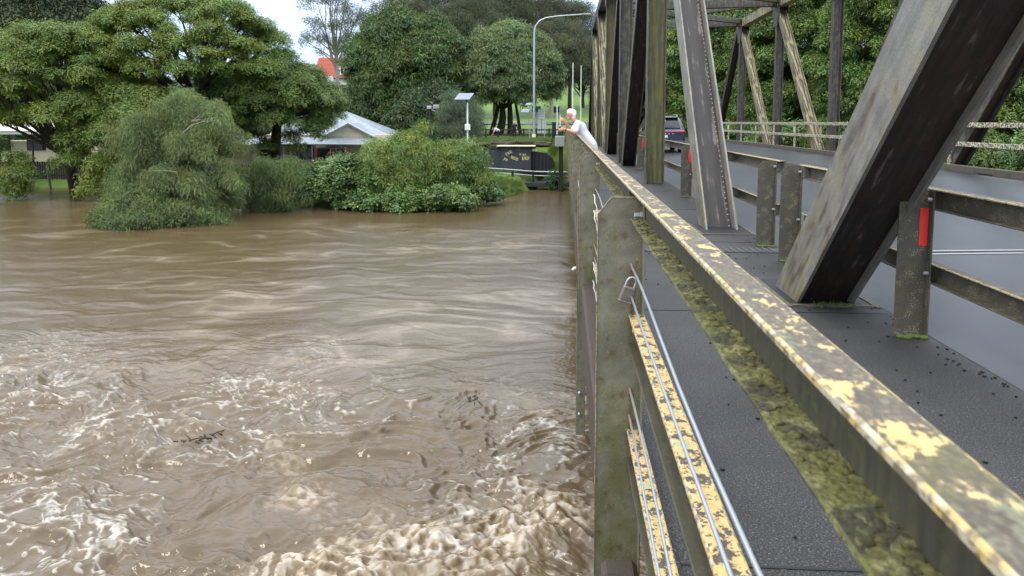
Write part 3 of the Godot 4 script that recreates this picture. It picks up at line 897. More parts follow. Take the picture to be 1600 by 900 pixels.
func build_guard_rail() -> void:
	var g := thing("guard_rail", "dark rusty two rail guard rail between footway and bridge road", "guard rail")
	for s in [[4.0, -8.75], [-9.55, -69.0]]:
		channel(g, 2.615, 2.69, 1.075, s[0], s[1], M.yellow, M.rail_dark, M.rail_dark)
		channel(g, 2.615, 2.69, 0.545, s[0], s[1], M.rail_dark, M.rail_dark, M.rail_dark)
	var link := MB.new()
	link.box(Vector3(2.675, 1.0, -9.15), Vector3(0.012, 0.12, 1.1))
	part(g, "splice_plate", link.mesh(), M.rail_dark)
	var reds := [-5.64, -16.0, -25.5]
	for z in [0.3, -5.64, -8.67, -9.69, -12.9, -16.0, -25.5, -30.5, -35.5, -41.0, -46.0, -51.0, -56.0, -61.0, -66.0]:
		if z == -12.9: continue
		var o := Node3D.new()
		var key := "%d/post" % g.get_instance_id()
		var k: int = used_in.get(key, -1) + 1
		used_in[key] = k
		o.name = "post" if k == 0 else "post_%03d" % k
		g.add_child(o, true)
		var p := MB.new()
		p.prism(PackedVector2Array([Vector2(2.395, 0.0), Vector2(2.6, 0.0), Vector2(2.6, 1.07), Vector2(2.455, 1.07), Vector2(2.395, 1.0)]), Vector3(0, 0, z - 0.012), Vector3.RIGHT, Vector3.UP, Vector3(0, 0, 0.012))
		part(o, "plate", p.mesh(), M.rail_dark)
		part(o, "side_flange", bx(Vector3(2.606, 0.535, z + 0.024), Vector3(0.01, 1.07, 0.07), 0.003), M.rail_dark)
		for y in [1.0, 0.47]:
			var b := MB.new()
			b.lathe(PackedVector2Array([Vector2(0.0, 0.03), Vector2(0.014, 0.03), Vector2(0.016, 0.0)]), Vector3(2.6, y, z + 0.03), Vector3(-1, 0, 0), 6)
			part(o, "bolt", b.mesh(), M.galv_dull)
		if z in reds:
			var rf: Mesh
			if z == -5.64: rf = bx(Vector3(2.565, 0.80, z + 0.006), Vector3(0.062, 0.27, 0.006), 0.002)
			else:
				var e := MB.new()
				e.ellipsoid(Vector3(2.60, 0.85, z + 0.02), Vector3(0.065, 0.16, 0.012), Basis(), 8, 14)
				rf = e.mesh()
			part(o, "red_reflector", rf, M.red)
		# moss at the foot
		var ms := MB.new()
		for q in 5: ms.ellipsoid(Vector3(2.43 + q * 0.038, 0.008, z + 0.04 + 0.02 * sin(q * 2.0)), Vector3(0.035, 0.018, 0.03), Basis(), 5, 8)
		tag(part(o, "foot_moss", ms.mesh(), M.moss_green), "", "", "", "stuff")

func build_right_rail() -> void:
	var g := thing("bridge_railing", "lichen covered two rail railing beyond the far kerb of the bridge road", "railing")
	for y in [1.445, 0.85]:
		part(g, "rail", bx(Vector3(12.42, y, -29.0), Vector3(0.07, 0.145, 80.0), 0.01), M.lichen_rail)
	for k in 18:
		var z := 5.0 - k * 4.25 - 1.2
		var p := part(g, "post", bx(Vector3(12.505, 0.72, z), Vector3(0.09, 1.55, 0.13), 0.01), M.lichen_rail)
		if k % 2 == 1: part(p, "reflector", bx(Vector3(12.45, 1.15, z + 0.068), Vector3(0.07, 0.26, 0.012), 0.004), M.white)

func build_bridge() -> void:
	build_deck()
	build_truss("bridge_truss", "dark steel truss between footway and river handrail, running away from the nearest pier", 2.265, 0.0, false)
	build_truss("bridge_truss", "mossy steel truss on the far side of the bridge road with leafy trees behind", 12.78, 1.3, true)
	# the end of the span that the camera stands on
	var nt := thing("truss_end_post", "broad pale grey leaning steel post closest to the viewer, rising over the guard rail", "truss post", Vector3(2.24, 0, 0), "end posts of the near span")
	var y := Vector3(0, 0.667, 0.745).normalized()
	member(nt, "leaning_post", Vector3(0, 0, -6.98) - y * 2.2, Vector3(0, 0, -6.98) + y * 13.0, 0.46, M.steel_pale, M.steel_dark, 0.48, 0.03, false, 0.15, true, 2.2)
	var nr := thing("truss_end_post", "leaning steel post of the near span beyond the road's far kerb", "truss post", Vector3(12.78, 0, 1.3), "end posts of the near span")
	member(nr, "leaning_post", Vector3(0, 0, -6.98) - y * 2.2, Vector3(0, 0, -6.98) + y * 13.0, 0.5, M.steel, M.steel_dark, 0.48, 0.03)
	# struts overhead
	var posts := [-19.6, -29.4, -39.1, -48.9, -58.6]
	for i in posts.size():
		var a := Vector3(2.55, TOP + 0.05, posts[i]); var e := Vector3(12.5, TOP + 0.05, posts[i] + 1.3)
		var d := (e - a).normalized()
		var where: String = ["first", "second", "third", "fourth", "farthest"][i]
		var s := thing("overhead_strut", "%s grey steel strut from the near end, tying the truss tops over the road" % where, "strut", Vector3.ZERO, "overhead struts")
		part(s, "beam", bx((a + e) * 0.5, Vector3((e - a).length(), 0.5, 0.36), 0.02, Basis(d, Vector3.UP, d.cross(Vector3.UP))), M.steel)
		for f in [0.02, 0.98]:
			part(s, "end_plate", bx(a.lerp(e, f), Vector3(0.06, 0.56, 0.5), 0.01, Basis(d, Vector3.UP, d.cross(Vector3.UP))), M.steel_dark)
		if i < posts.size() - 1:
			for cr in 2:
				var p0 := Vector3(2.5 if cr == 0 else 12.7, TOP + 0.12, posts[i] + (0.0 if cr == 0 else 1.3) - 0.3)
				var p1 := Vector3(12.7 if cr == 0 else 2.5, TOP + 0.12, posts[i + 1] + (1.3 if cr == 0 else 0.0) + 0.3)
				p0.y += 0.03 * cr; p1.y += 0.03 * cr
				var dd := (p1 - p0).normalized()
				var br := thing("overhead_brace", "diagonal steel brace %s bay overhead, leaning %s" % [["in the first", "in the second", "in the third", "in the farthest"][i], "away to the road side" if cr == 0 else "away to the river side"], "brace", Vector3.ZERO, "overhead braces")
				part(br, "beam", bx((p0 + p1) * 0.5, Vector3((p1 - p0).length(), 0.36, 0.3), 0.02, Basis(dd, Vector3.UP, dd.cross(Vector3.UP))), M.steel)
	build_handrail()
	build_guard_rail()
	build_right_rail()
	# moss tufts at the near leaning post's foot and loose chips on the footway
	var tuft := MB.new()
	var rg := RandomNumberGenerator.new(); rg.seed = 5
	for k in 160:
		var p := Vector3(2.10 + rg.randf() * 0.34, 0.008, -6.55 + rg.randfn(0, 0.05))
		var hh := 0.008 + rg.randf() * 0.02
		var dd := Vector3(rg.randfn(0, 0.5), 1, rg.randfn(0, 0.5)).normalized() * hh
		var sd := Vector3(rg.randf() - 0.5, 0, rg.randf() - 0.5).normalized() * 0.008
		tuft.tri(p - sd, p + sd, p + dd)
	for k in 14: tuft.ellipsoid(Vector3(2.12 + k * 0.023, 0.008, -6.55 + 0.03 * sin(k * 1.7)), Vector3(0.035, 0.012, 0.035), Basis(), 4, 7)
	var tf := part(self, "moss_tuft", tuft.mesh(), M.moss_green)
	tag(tf, "bright green moss at the foot of the nearest leaning truss post", "moss", "", "stuff")
	var sl := MB.new()
	for k in 18:
		var z := -2.6 - k * 3.7
		sl.box(Vector3(1.52, 0.0015, z), Vector3(2.2, 0.004, 0.014 + 0.004 * sin(k * 3.0)))
	struct("footway_seam", sl.mesh(), M.black)
	var lit := MB.new()
	for k in 260:
		var p := Vector3(0.6 + rg.randf() * 2.05, 0.006, -1.5 - rg.randf() * 10.0)
		if k % 2 == 0: p.x = 2.62 - absf(rg.randfn(0, 0.09))
		lit.box(p, Vector3(0.006 + rg.randf() * 0.014, 0.008, 0.006 + rg.randf() * 0.012), Basis(Vector3.UP, rg.randf() * TAU))
	tag(part(self, "leaf_litter", lit.mesh(), M.black), "small dark bits of leaf litter scattered on the wet footway", "litter", "", "stuff")

# ------------------------------------------------------------------ plants
var clumps := {}
func clump(kind: String) -> ArrayMesh:
	if clumps.has(kind): return clumps[kind]
	var rg := RandomNumberGenerator.new(); rg.seed = kind.hash()
	var p: Dictionary = {
		"feather": {"n": 46, "r": 0.42, "l": 0.17, "w": 0.055, "droop": 0.25, "flat": 0.55},
		"broad": {"n": 34, "r": 0.42, "l": 0.26, "w": 0.085, "droop": 0.55, "flat": 0.8},
		"mango": {"n": 38, "r": 0.40, "l": 0.30, "w": 0.075, "droop": 0.5, "flat": 0.8},
		"willow": {"n": 60, "r": 0.45, "l": 0.20, "w": 0.026, "droop": 1.5, "flat": 1.0},
		"gum": {"n": 26, "r": 0.55, "l": 0.24, "w": 0.05, "droop": 1.4, "flat": 0.9},
		"vine": {"n": 40, "r": 0.34, "l": 0.15, "w": 0.12, "droop": 0.2, "flat": 0.7},
		"bamboo": {"n": 50, "r": 0.40, "l": 0.22, "w": 0.035, "droop": 0.75, "flat": 1.0},
		"far": {"n": 30, "r": 0.60, "l": 0.34, "w": 0.13, "droop": 0.5, "flat": 0.8},
		"grass": {"n": 36, "r": 0.30, "l": 0.34, "w": 0.022, "droop": -2.2, "flat": 0.05},
	}[kind]
	var b := MB.new()
	for i in int(p.n):
		var q: Vector3 = Vector3(rg.randfn(), rg.randfn(), rg.randfn()).normalized() * pow(rg.randf(), 0.45) * float(p.r)
		q.y *= p.flat
		var d: Vector3 = (q.normalized() + Vector3(rg.randfn(), rg.randfn(), rg.randfn()) * 0.45)
		d.y -= p.droop * 0.8
		if kind == "feather" or kind == "vine": d.y *= 0.45
		d = d.normalized()
		var up := Vector3(rg.randfn() * 0.35, 1, rg.randfn() * 0.35)
		if kind in ["willow", "gum", "grass"]: up = Vector3(rg.randfn(), 0.3, rg.randfn())
		var sd := d.cross(up).normalized()
		var nn := sd.cross(d).normalized()
		var L: float = p.l * (0.7 + 0.6 * rg.randf())
		var w: float = p.w * (0.75 + 0.5 * rg.randf())
		var mid := q + d * L * 0.42 - nn * w * 0.12
		var tip := q + d * L - Vector3(0, L * 0.12, 0)
		b.tri(q, mid - sd * w * 0.5 + nn * w * 0.18, tip)
		b.tri(q, tip, mid + sd * w * 0.5 + nn * w * 0.18)
	clumps[kind] = b.mesh()
	return clumps[kind]
func scatter(parent: Node, called: String, kind: String, m: Material, xf: Array[Transform3D], cols: PackedColorArray) -> MultiMeshInstance3D:
	var mm := MultiMesh.new()
	mm.transform_format = MultiMesh.TRANSFORM_3D
	mm.use_colors = true
	mm.mesh = clump(kind)
	mm.instance_count = xf.size()
	for i in xf.size():
		mm.set_instance_transform(i, xf[i]); mm.set_instance_color(i, cols[i])
	var o := MultiMeshInstance3D.new()
	var key := "%d/%s" % [parent.get_instance_id(), called]
	var k: int = used_in.get(key, -1) + 1
	used_in[key] = k
	o.name = called if k == 0 else "%s_%03d" % [called, k]
	o.multimesh = mm; o.material_override = m
	parent.add_child(o, true)
	o.set_meta("kind", "stuff")
	return o
func lobes_in(c: Vector3, r: Vector3, n: int, lr: float, rg: RandomNumberGenerator, low := -0.4, core := 0.55) -> Array:
	var o := []
	var tries := 0
	while o.size() < n and tries < n * 30:
		tries += 1
		var d := Vector3(rg.randfn(), rg.randfn(), rg.randfn()).normalized()
		if d.y < low: continue
		var rr := core + (1.0 - core) * sqrt(rg.randf())
		var q := c + d * r * rr
		var s: float = lr * (0.65 + 0.7 * rg.randf())
		var ok := true
		for l in o:
			if (l[0] as Vector3).distance_to(q) < (l[1] + s) * 0.42:
				ok = false; break
		if ok: o.append([q, s])
	return o
func foliage(o: Node, kind: String, m: Material, lobes: Array, flat: float, dens: float, size: float, col: Color, vary: float, warm: float, sd: int, low := -0.5, origin := Vector3.ZERO) -> void:
	var rg := RandomNumberGenerator.new(); rg.seed = sd
	var xf: Array[Transform3D] = []
	var cols := PackedColorArray()
	for l in lobes:
		var c: Vector3 = l[0]
		var r: float = l[1]
		var n := int(dens * r * r * 12.6 / (size * size))
		var tone := 1.0 + rg.randfn() * vary * 0.5
		var hue := rg.randfn() * warm * 0.5
		for i in n:
			var d := Vector3(rg.randfn(), rg.randfn(), rg.randfn()).normalized()
			if d.y < low and rg.randf() < 0.8: d.y = -d.y
			var p := c + Vector3(d.x, d.y * flat, d.z) * r * (0.55 + 0.5 * sqrt(rg.randf())) * (1.0 + 0.15 * rg.randfn())
			var up := (d * 0.7 + Vector3.UP).normalized()
			var bs := Basis(Quaternion(Vector3.UP, up)) * Basis(Vector3.UP, rg.randf() * TAU)
			bs = bs.scaled(Vector3.ONE * size * (0.7 + 0.6 * rg.randf()))
			xf.append(Transform3D(bs, p - origin))
			var t := tone * (1.0 + rg.randfn() * vary)
			var h := hue + rg.randfn() * warm
			cols.append(Color(maxf(col.r * t * (1.0 + h), 0.004), maxf(col.g * t * (1.0 + 0.25 * h), 0.006), maxf(col.b * t * (1.0 - 0.5 * h), 0.002)))
	scatter(o, "crown", kind, m, xf, cols)
func curve(a: Vector3, e: Vector3, bend: Vector3, n := 8) -> PackedVector3Array:
	var o := PackedVector3Array()
	var mid := (a + e) * 0.5 + bend
	for i in n + 1:
		var t := float(i) / n
		o.append(a.lerp(mid, t).lerp(mid.lerp(e, t), t))
	return o
func plant(called: String, label: String, cat: String, base: Vector3, c: Vector3, r: Vector3, o: Dictionary) -> Node3D:
	# o: n lobes, lr lobe radius, kind, size, dens, col, vary, warm, trunk, limbs, flat, low, core, seed, bark, mat, group, fork
	var t := thing(called, label, cat, base, o.get("group", ""))
	var rg := RandomNumberGenerator.new(); rg.seed = o.get("seed", label.hash())
	var lobes: Array = lobes_in(c, r, o.n, o.lr, rg, o.get("low", -0.4), o.get("core", 0.55))
	for e in o.get("extra", []): lobes.append(e)
	if o.get("trunk", 0.0) > 0.0:
		var b := MB.new()
		var tr: float = o.trunk
		var fork: Vector3 = o.get("fork", base.lerp(c, 0.42))
		b.tube(curve(base - base, fork - base, Vector3(rg.randfn() * 0.25, 0, rg.randfn() * 0.25)), tr * 1.25, tr * 0.8, 9)
		var k := 0
		for l in lobes:
			k += 1
			if k > o.get("limbs", 14): break
			var p: Vector3 = l[0] - base
			var f := fork - base
			var bend := Vector3(rg.randfn() * 0.12, 0.10 + rg.randf() * 0.16, rg.randfn() * 0.12) * f.distance_to(p)
			if o.get("droopy", false): bend.y *= 1.8
			if o.kind == "gum": f = f + Vector3(0, (rg.randf() - 0.6) * 0.5 * r.y, 0)
			b.tube(curve(f, p, bend, 7), tr * 0.42, tr * 0.08, 6, false)
			for q in 2:
				var s := f.lerp(p, 0.55 + 0.2 * q) + bend * 0.45
				b.tube(curve(s, p + Vector3(rg.randfn(), rg.randfn() * 0.5, rg.randfn()) * l[1] * 0.9, Vector3(0, 0.15, 0), 4), tr * 0.16, tr * 0.04, 5, false)
		part(t, "trunk", b.mesh(), o.get("bark", M.bark))
	foliage(t, o.kind, o.get("mat", M.leaf), lobes, o.get("flat", 0.75), o.get("dens", 1.0), o.get("size", 1.0), o.col, o.get("vary", 0.16), o.get("warm", 0.12), rg.randi(), o.get("lobelow", -0.5), base)
	return t
func arching(start: Vector3, n: int, reach: Vector2, height: Vector2, droop: float, r: Vector2, rg: RandomNumberGenerator, deep := 0.6) -> Array:
	var o := []
	for i in n:
		var az := rg.randf() * TAU
		var R := rg.randf_range(reach.x, reach.y)
		var H := rg.randf_range(height.x, height.y)
		var out := Vector3(cos(az), 0, sin(az) * deep) * R
		var apex := start + out * 0.5 + Vector3(0, H * 1.25, 0)
		var e := start + out + Vector3(0, H - droop * (0.5 + rg.randf()), 0)
		var cnt := 11
		for k in cnt:
			var t := 0.32 + 0.68 * k / (cnt - 1.0)
			var p := start.lerp(apex, t).lerp(apex.lerp(e, t), t)
			o.append([p + Vector3(rg.randfn(), rg.randfn(), rg.randfn()) * 0.12, rg.randf_range(r.x, r.y) * (1.15 - 0.5 * t)])
	return o
func g_at(x: float, z: float) -> Vector3:
	return Vector3(x, ground(x, z) - 0.1, z)

func build_plants() -> void:
	var rain := Color(0.160, 0.220, 0.036)
	var rain_dark := Color(0.115, 0.175, 0.036)
	# the spreading trees on the left bank
	var um := {"n": 170, "lr": 1.05, "kind": "feather", "size": 1.0, "dens": 4.2, "col": rain, "vary": 0.12, "warm": 0.14, "trunk": 0.42, "limbs": 30, "flat": 0.55, "low": -0.25, "core": 0.45, "group": "spreading trees on the left bank"}
	plant("spreading_tree", "yellow green spreading tree at the left edge, boughs drooping to the flood water", "tree", g_at(-37.5, -57.0), Vector3(-36.6, 3.7, -53.5), Vector3(6.6, 4.7, 4.5), um.merged({"n": 104, "low": -0.5, "core": 0.68, "seed": 11, "extra": [[Vector3(-39.6, -0.3, -51.0), 1.0], [Vector3(-33.6, -0.8, -50.6), 1.0], [Vector3(-34.4, -1.3, -50.6), 0.7], [Vector3(-40.4, -1.0, -51.0), 0.8], [Vector3(-37.6, -2.0, -50.0), 1.0], [Vector3(-37.0, -2.9, -49.8), 0.9], [Vector3(-36.5, -1.9, -49.6), 0.85], [Vector3(-38.0, -3.1, -49.9), 0.7], [Vector3(-37.3, -1.0, -50.2), 0.8], [Vector3(-37.4, -3.4, -49.8), 0.6], [Vector3(-31.5, -2.2, -50.0), 1.0], [Vector3(-31.8, -3.0, -49.6), 0.9], [Vector3(-31.0, -1.2, -50.0), 1.0]]}, true))
	plant("spreading_tree", "tall spreading tree with tiers of light foliage and dark limbs against the sky", "tree", g_at(-27.0, -57.0), Vector3(-28.0, 5.9, -55.5), Vector3(7.6, 4.6, 5.0), um.merged({"n": 92, "seed": 12, "low": -0.2, "core": 0.84, "lr": 1.0, "flat": 0.48, "fork": Vector3(-27.4, 2.4, -56.5), "limbs": 46}, true))
	plant("spreading_tree", "darker spreading tree hanging low over the house roof", "tree", g_at(-22.6, -58.5), Vector3(-21.8, 3.0, -57.0), Vector3(4.6, 2.9, 3.6), um.merged({"n": 74, "extra": [[Vector3(-22.2, -0.2, -56.5), 0.8], [Vector3(-20.4, 0.5, -56.4), 0.8], [Vector3(-19.0, 0.9, -56.4), 0.75], [Vector3(-17.8, 1.3, -56.4), 0.7], [Vector3(-23.2, 0.4, -56.4), 0.8], [Vector3(-19.8, -0.3, -56.2), 0.5], [Vector3(-18.2, 0.5, -56.2), 0.45]], "seed": 13, "col": rain_dark, "low": -0.6, "fork": Vector3(-22.0, 1.4, -58.0), "limbs": 34, "core": 0.7}, true))
	plant("spreading_tree", "lower green tree filling the gap behind the willow, near the cream wall", "tree", g_at(-30.0, -56.0), Vector3(-28.6, 0.9, -51.5), Vector3(5.6, 3.0, 2.4), um.merged({"n": 90, "seed": 14, "low": -0.7, "lr": 0.95, "col": rain.lerp(rain_dark, 0.4)}, true))
	plant("far_tree", "dull grey green tree rising behind at the far left edge", "tree", g_at(-56.0, -84.0), Vector3(-57.5, 11.5, -82.0), Vector3(7.5, 6.5, 5.0), {"n": 70, "lr": 1.7, "kind": "far", "size": 1.0, "dens": 2.2, "col": Color(0.06, 0.085, 0.038), "trunk": 0.5, "limbs": 16, "mat": M.leaf_dull})
	var bt := [[-62.0, -90.0, 7.0], [-52.0, -86.0, 6.5], [-43.0, -88.0, 7.0], [-34.0, -90.0, 6.5], [-27.5, -84.0, 5.0]]
	var bw2 := ["at the far left edge", "above the left part of the far left house", "above the right end of the far left house", "behind the tall spreading tree", "left of the cottage roof"]
	for i in bt.size():
		plant("background_tree", "dark background tree behind the houses %s" % bw2[i], "tree", g_at(bt[i][0], bt[i][1]), Vector3(bt[i][0], 2.6 if i < 4 else 0.8, bt[i][1]), Vector3(5.6, 4.6 if i < 4 else 2.6, 4.0), {"n": 46, "lr": 1.5, "kind": "far", "size": 1.0, "dens": 2.0, "col": Color(0.055, 0.085, 0.032), "trunk": 0.35, "limbs": 8, "low": -0.8, "core": 0.6, "seed": 140 + i, "group": "dark trees behind the houses"})
	for q in [[-52.5, 15, "first"], [-65.0, 16, "second"], [-79.0, 17, "third"]]:
		plant("spreading_tree", "%s of the spreading trees farther along the left bank, counted from the yellow green one" % q[2], "tree", g_at(q[0], -60.0), Vector3(q[0], 3.6, -58.5), Vector3(6.4, 4.6, 4.6), um.merged({"n": 90, "low": -0.5, "core": 0.68, "seed": q[1], "limbs": 16}, true))
	# grey green weeping shrub tree standing in the flood
	var wl := {"n": 85, "lr": 0.85, "kind": "willow", "size": 1.0, "dens": 4.0, "col": Color(0.180, 0.230, 0.088), "vary": 0.24, "warm": 0.1, "trunk": 0.2, "limbs": 34, "flat": 1.0, "low": -0.7, "core": 0.4, "bark": M.bark_pale, "mat": M.leaf_dull, "droopy": true}
	var wl_rng := RandomNumberGenerator.new(); wl_rng.seed = 77
	var wl_lobes := arching(Vector3(-20.9, -2.4, -40.8), 60, Vector2(0.8, 4.2), Vector2(1.2, 5.6), 1.5, Vector2(0.30, 0.50), wl_rng)
	wl_lobes.append_array(arching(Vector3(-20.6, -2.8, -40.2), 26, Vector2(1.8, 4.4), Vector2(0.2, 2.2), 1.0, Vector2(0.30, 0.46), wl_rng, 0.5))
	var wt := plant("weeping_tree", "grey green fine leaved tree half drowned in front of the spreading trees", "tree", Vector3(-21.0, -4.2, -41.0), Vector3(-21.0, 0.4, -40.5), Vector3(2.4, 2.8, 1.4), wl.merged({"seed": 21, "n": 6, "lr": 0.5, "flat": 0.9, "dens": 5.6, "extra": wl_lobes, "limbs": 60}, true))
	var tw := MB.new()
	for q in 46:
		var l: Array = wl_lobes[wl_rng.randi() % wl_lobes.size()]
		var p0: Vector3 = l[0] - Vector3(-21.0, -4.2, -41.0) + Vector3(wl_rng.randfn() * 0.3, wl_rng.randfn() * 0.3, 0.5 + 0.3 * wl_rng.randf())
		tw.tube(curve(p0, p0 + Vector3(wl_rng.randfn() * 0.7, wl_rng.randfn() * 0.5, wl_rng.randfn() * 0.3), Vector3(0, 0.12, 0.05), 4), 0.022, 0.008, 4, false)
	tag(part(wt, "bare_twigs", tw.mesh(), M.bark_pale), "", "", "", "stuff")
	var db := arching(Vector3(-20.8, -3.9, -38.6), 34, Vector2(1.0, 4.3), Vector2(0.3, 2.2), 0.8, Vector2(0.26, 0.46), wl_rng, 0.5)
	db.append_array(arching(Vector3(-23.0, -3.9, -37.4), 12, Vector2(0.6, 2.2), Vector2(0.1, 0.9), 0.5, Vector2(0.22, 0.38), wl_rng, 0.5))
	plant("drowned_bush", "low leafy bush spreading over the brown water below the grey green tree", "bush", Vector3(-21.0, -4.2, -38.5), Vector3(-20.6, -3.5, -37.8), Vector3(3.2, 0.7, 1.4), {"n": 16, "lr": 0.45, "kind": "bamboo", "size": 0.85, "dens": 3.4, "col": Color(0.135, 0.185, 0.06), "low": -0.1, "core": 0.4, "seed": 22, "vary": 0.24, "trunk": 0.1, "limbs": 30, "bark": M.bark_pale, "extra": db})
	plant("weeping_bush", "rounded weeping bush at the water's edge left of the vine thicket", "bush", Vector3(-17.3, -4.2, -45.0), Vector3(-17.4, -2.1, -44.2), Vector3(2.0, 1.75, 1.6), wl.merged({"n": 14, "lr": 0.5, "seed": 23, "extra": arching(Vector3(-17.4, -3.6, -44.4), 30, Vector2(0.5, 2.1), Vector2(0.8, 3.0), 1.2, Vector2(0.24, 0.42), wl_rng, 0.6), "col": Color(0.14, 0.19, 0.07), "limbs": 14, "trunk": 0.1}, true))
	# thicket of bamboo, vines and creeper right of it
	var bam := Color(0.20, 0.27, 0.065)
	var bb := RandomNumberGenerator.new(); bb.seed = 5
	plant("bamboo_clump", "bright yellow green bamboo clump in the middle of the bank thicket", "bamboo", Vector3(-10.0, -3.6, -48.5), Vector3(-10.0, -1.6, -47.6), Vector3(2.6, 2.1, 1.7), {"n": 62, "lr": 0.62, "kind": "bamboo", "size": 0.95, "dens": 3.4, "col": bam, "low": -0.3, "core": 0.5, "seed": 31, "warm": 0.18, "trunk": 0.08, "limbs": 20, "extra": arching(Vector3(-10.0, -2.6, -47.9), 22, Vector2(0.4, 2.6), Vector2(1.6, 4.0), 0.9, Vector2(0.20, 0.36), bb, 0.5), "group": "bamboo in the bank thicket"})
	plant("bamboo_clump", "smaller bright bamboo clump in front of the solar panel pole", "bamboo", Vector3(-7.0, -3.6, -49.5), Vector3(-6.9, -1.7, -48.8), Vector3(1.7, 1.9, 1.5), {"n": 38, "lr": 0.55, "kind": "bamboo", "size": 0.95, "dens": 3.4, "col": bam * 0.95, "low": -0.4, "core": 0.5, "seed": 32, "warm": 0.18, "trunk": 0.08, "limbs": 14, "extra": arching(Vector3(-7.0, -2.6, -49.0), 12, Vector2(0.3, 1.7), Vector2(1.2, 3.0), 0.8, Vector2(0.18, 0.32), bb, 0.5), "group": "bamboo in the bank thicket"})
	plant("vine_thicket", "dark green vine covered thicket on the left of the bamboo", "shrub", Vector3(-13.4, -3.7, -47.5), Vector3(-13.6, -2.6, -46.6), Vector3(2.5, 1.7, 1.6), {"n": 50, "lr": 0.6, "kind": "vine", "size": 0.95, "dens": 3.2, "col": Color(0.115, 0.19, 0.05), "low": -0.2, "core": 0.45, "seed": 33, "trunk": 0.09, "limbs": 10, "extra": arching(Vector3(-13.6, -3.0, -46.8), 16, Vector2(0.4, 2.4), Vector2(0.8, 2.6), 1.1, Vector2(0.2, 0.36), bb, 0.5)})
	plant("creeper_mound", "low mound of creeper trailing into the water under the bamboo", "creeper", Vector3(-9.0, -3.9, -46.0), Vector3(-9.4, -3.4, -45.6), Vector3(4.2, 0.95, 1.3), {"n": 60, "lr": 0.48, "kind": "vine", "size": 0.9, "dens": 3.4, "col": Color(0.135, 0.215, 0.06), "low": -0.1, "core": 0.5, "seed": 34, "flat": 0.8})
	plant("creeper_mound", "dark creeper bank tapering to the right end of the thicket", "creeper", Vector3(-5.4, -3.9, -49.0), Vector3(-5.7, -3.2, -48.6), Vector3(1.6, 1.1, 1.3), {"n": 30, "lr": 0.45, "kind": "vine", "size": 0.9, "dens": 3.2, "col": Color(0.105, 0.175, 0.05), "low": -0.1, "core": 0.45, "seed": 35})
	plant("tall_shrub", "slender pale shrub leaning up from the thicket towards the house verandah", "shrub", Vector3(-14.6, -3.4, -50.5), Vector3(-14.5, -1.9, -50.2), Vector3(1.2, 1.1, 1.0), {"n": 24, "lr": 0.45, "kind": "bamboo", "size": 0.85, "dens": 3.2, "col": Color(0.13, 0.19, 0.07), "low": -0.7, "seed": 36, "trunk": 0.06, "limbs": 10})
	# clipped hedge in front of the house
	var hl := []
	for k in 14: hl.append([Vector3(-22.2 + k * 0.38, -2.35, -56.2), 0.52])
	for k in 14: hl.append([Vector3(-22.2 + k * 0.38, -2.9, -56.0), 0.5])
	var hd := thing("hedge", "clipped dark hedge along the house garden behind the bush", "hedge", Vector3(-19.5, -3.2, -56.2))
	foliage(hd, "vine", M.leaf, hl, 1.0, 2.6, 0.7, Color(0.06, 0.115, 0.035), 0.15, 0.08, 41, -0.5, Vector3(-19.5, -3.2, -56.2))
	# trees further back
	plant("gum_tree", "tall slender gum tree with a pale trunk beside the red roofed building", "tree", g_at(-35.9, -120.0), Vector3(-35.6, 17.5, -120.0), Vector3(5.4, 8.0, 4.0), {"n": 44, "lr": 1.35, "kind": "gum", "size": 1.2, "dens": 1.7, "col": Color(0.11, 0.135, 0.08), "trunk": 0.34, "limbs": 20, "low": -0.75, "core": 0.4, "seed": 51, "bark": M.bark_pale, "mat": M.leaf_dull, "fork": Vector3(-35.7, 11.0, -120.0), "trunk_gum": true})
	plant("dense_tree", "large dark dense tree behind the house roof", "tree", g_at(-17.5, -86.0), Vector3(-17.6, 6.2, -86.0), Vector3(6.3, 7.2, 5.0), {"n": 150, "lr": 1.4, "kind": "mango", "size": 1.15, "dens": 3.0, "col": Color(0.085, 0.138, 0.032), "trunk": 0.6, "limbs": 12, "low": -0.7, "core": 0.75, "seed": 52, "warm": 0.2, "vary": 0.18, "flat": 0.85, "mat": M.leaf_gloss})
	plant("dense_tree", "smaller dark tree tucked against the left side of the large dense tree", "tree", g_at(-23.6, -84.0), Vector3(-21.6, 1.8, -84.0), Vector3(2.3, 2.6, 3.0), {"n": 46, "lr": 1.15, "kind": "mango", "size": 1.1, "dens": 2.8, "col": Color(0.052, 0.09, 0.028), "trunk": 0.3, "limbs": 8, "low": -0.7, "core": 0.7, "seed": 53, "mat": M.leaf_gloss})
	plant("dense_tree", "low dark tree under the large dense tree, next to the camera pole", "tree", g_at(-13.5, -80.0), Vector3(-13.8, 1.6, -79.0), Vector3(3.6, 3.2, 2.6), {"n": 46, "lr": 1.1, "kind": "mango", "size": 1.1, "dens": 2.8, "col": Color(0.05, 0.088, 0.026), "trunk": 0.3, "limbs": 8, "low": -0.7, "core": 0.7, "seed": 54, "mat": M.leaf_gloss})
	var mg := plant("round_tree", "round crowned glossy tree in the park with pale leaf rosettes", "tree", g_at(-7.6, -88.0), Vector3(-6.4, 7.0, -88.0), Vector3(5.7, 5.0, 5.2), {"n": 240, "lr": 0.75, "kind": "mango", "size": 0.95, "dens": 3.2, "col": Color(0.150, 0.205, 0.078), "trunk": 0.42, "limbs": 10, "low": -0.6, "core": 0.88, "seed": 55, "vary": 0.22, "warm": 0.14, "flat": 0.85, "mat": M.leaf_gloss})
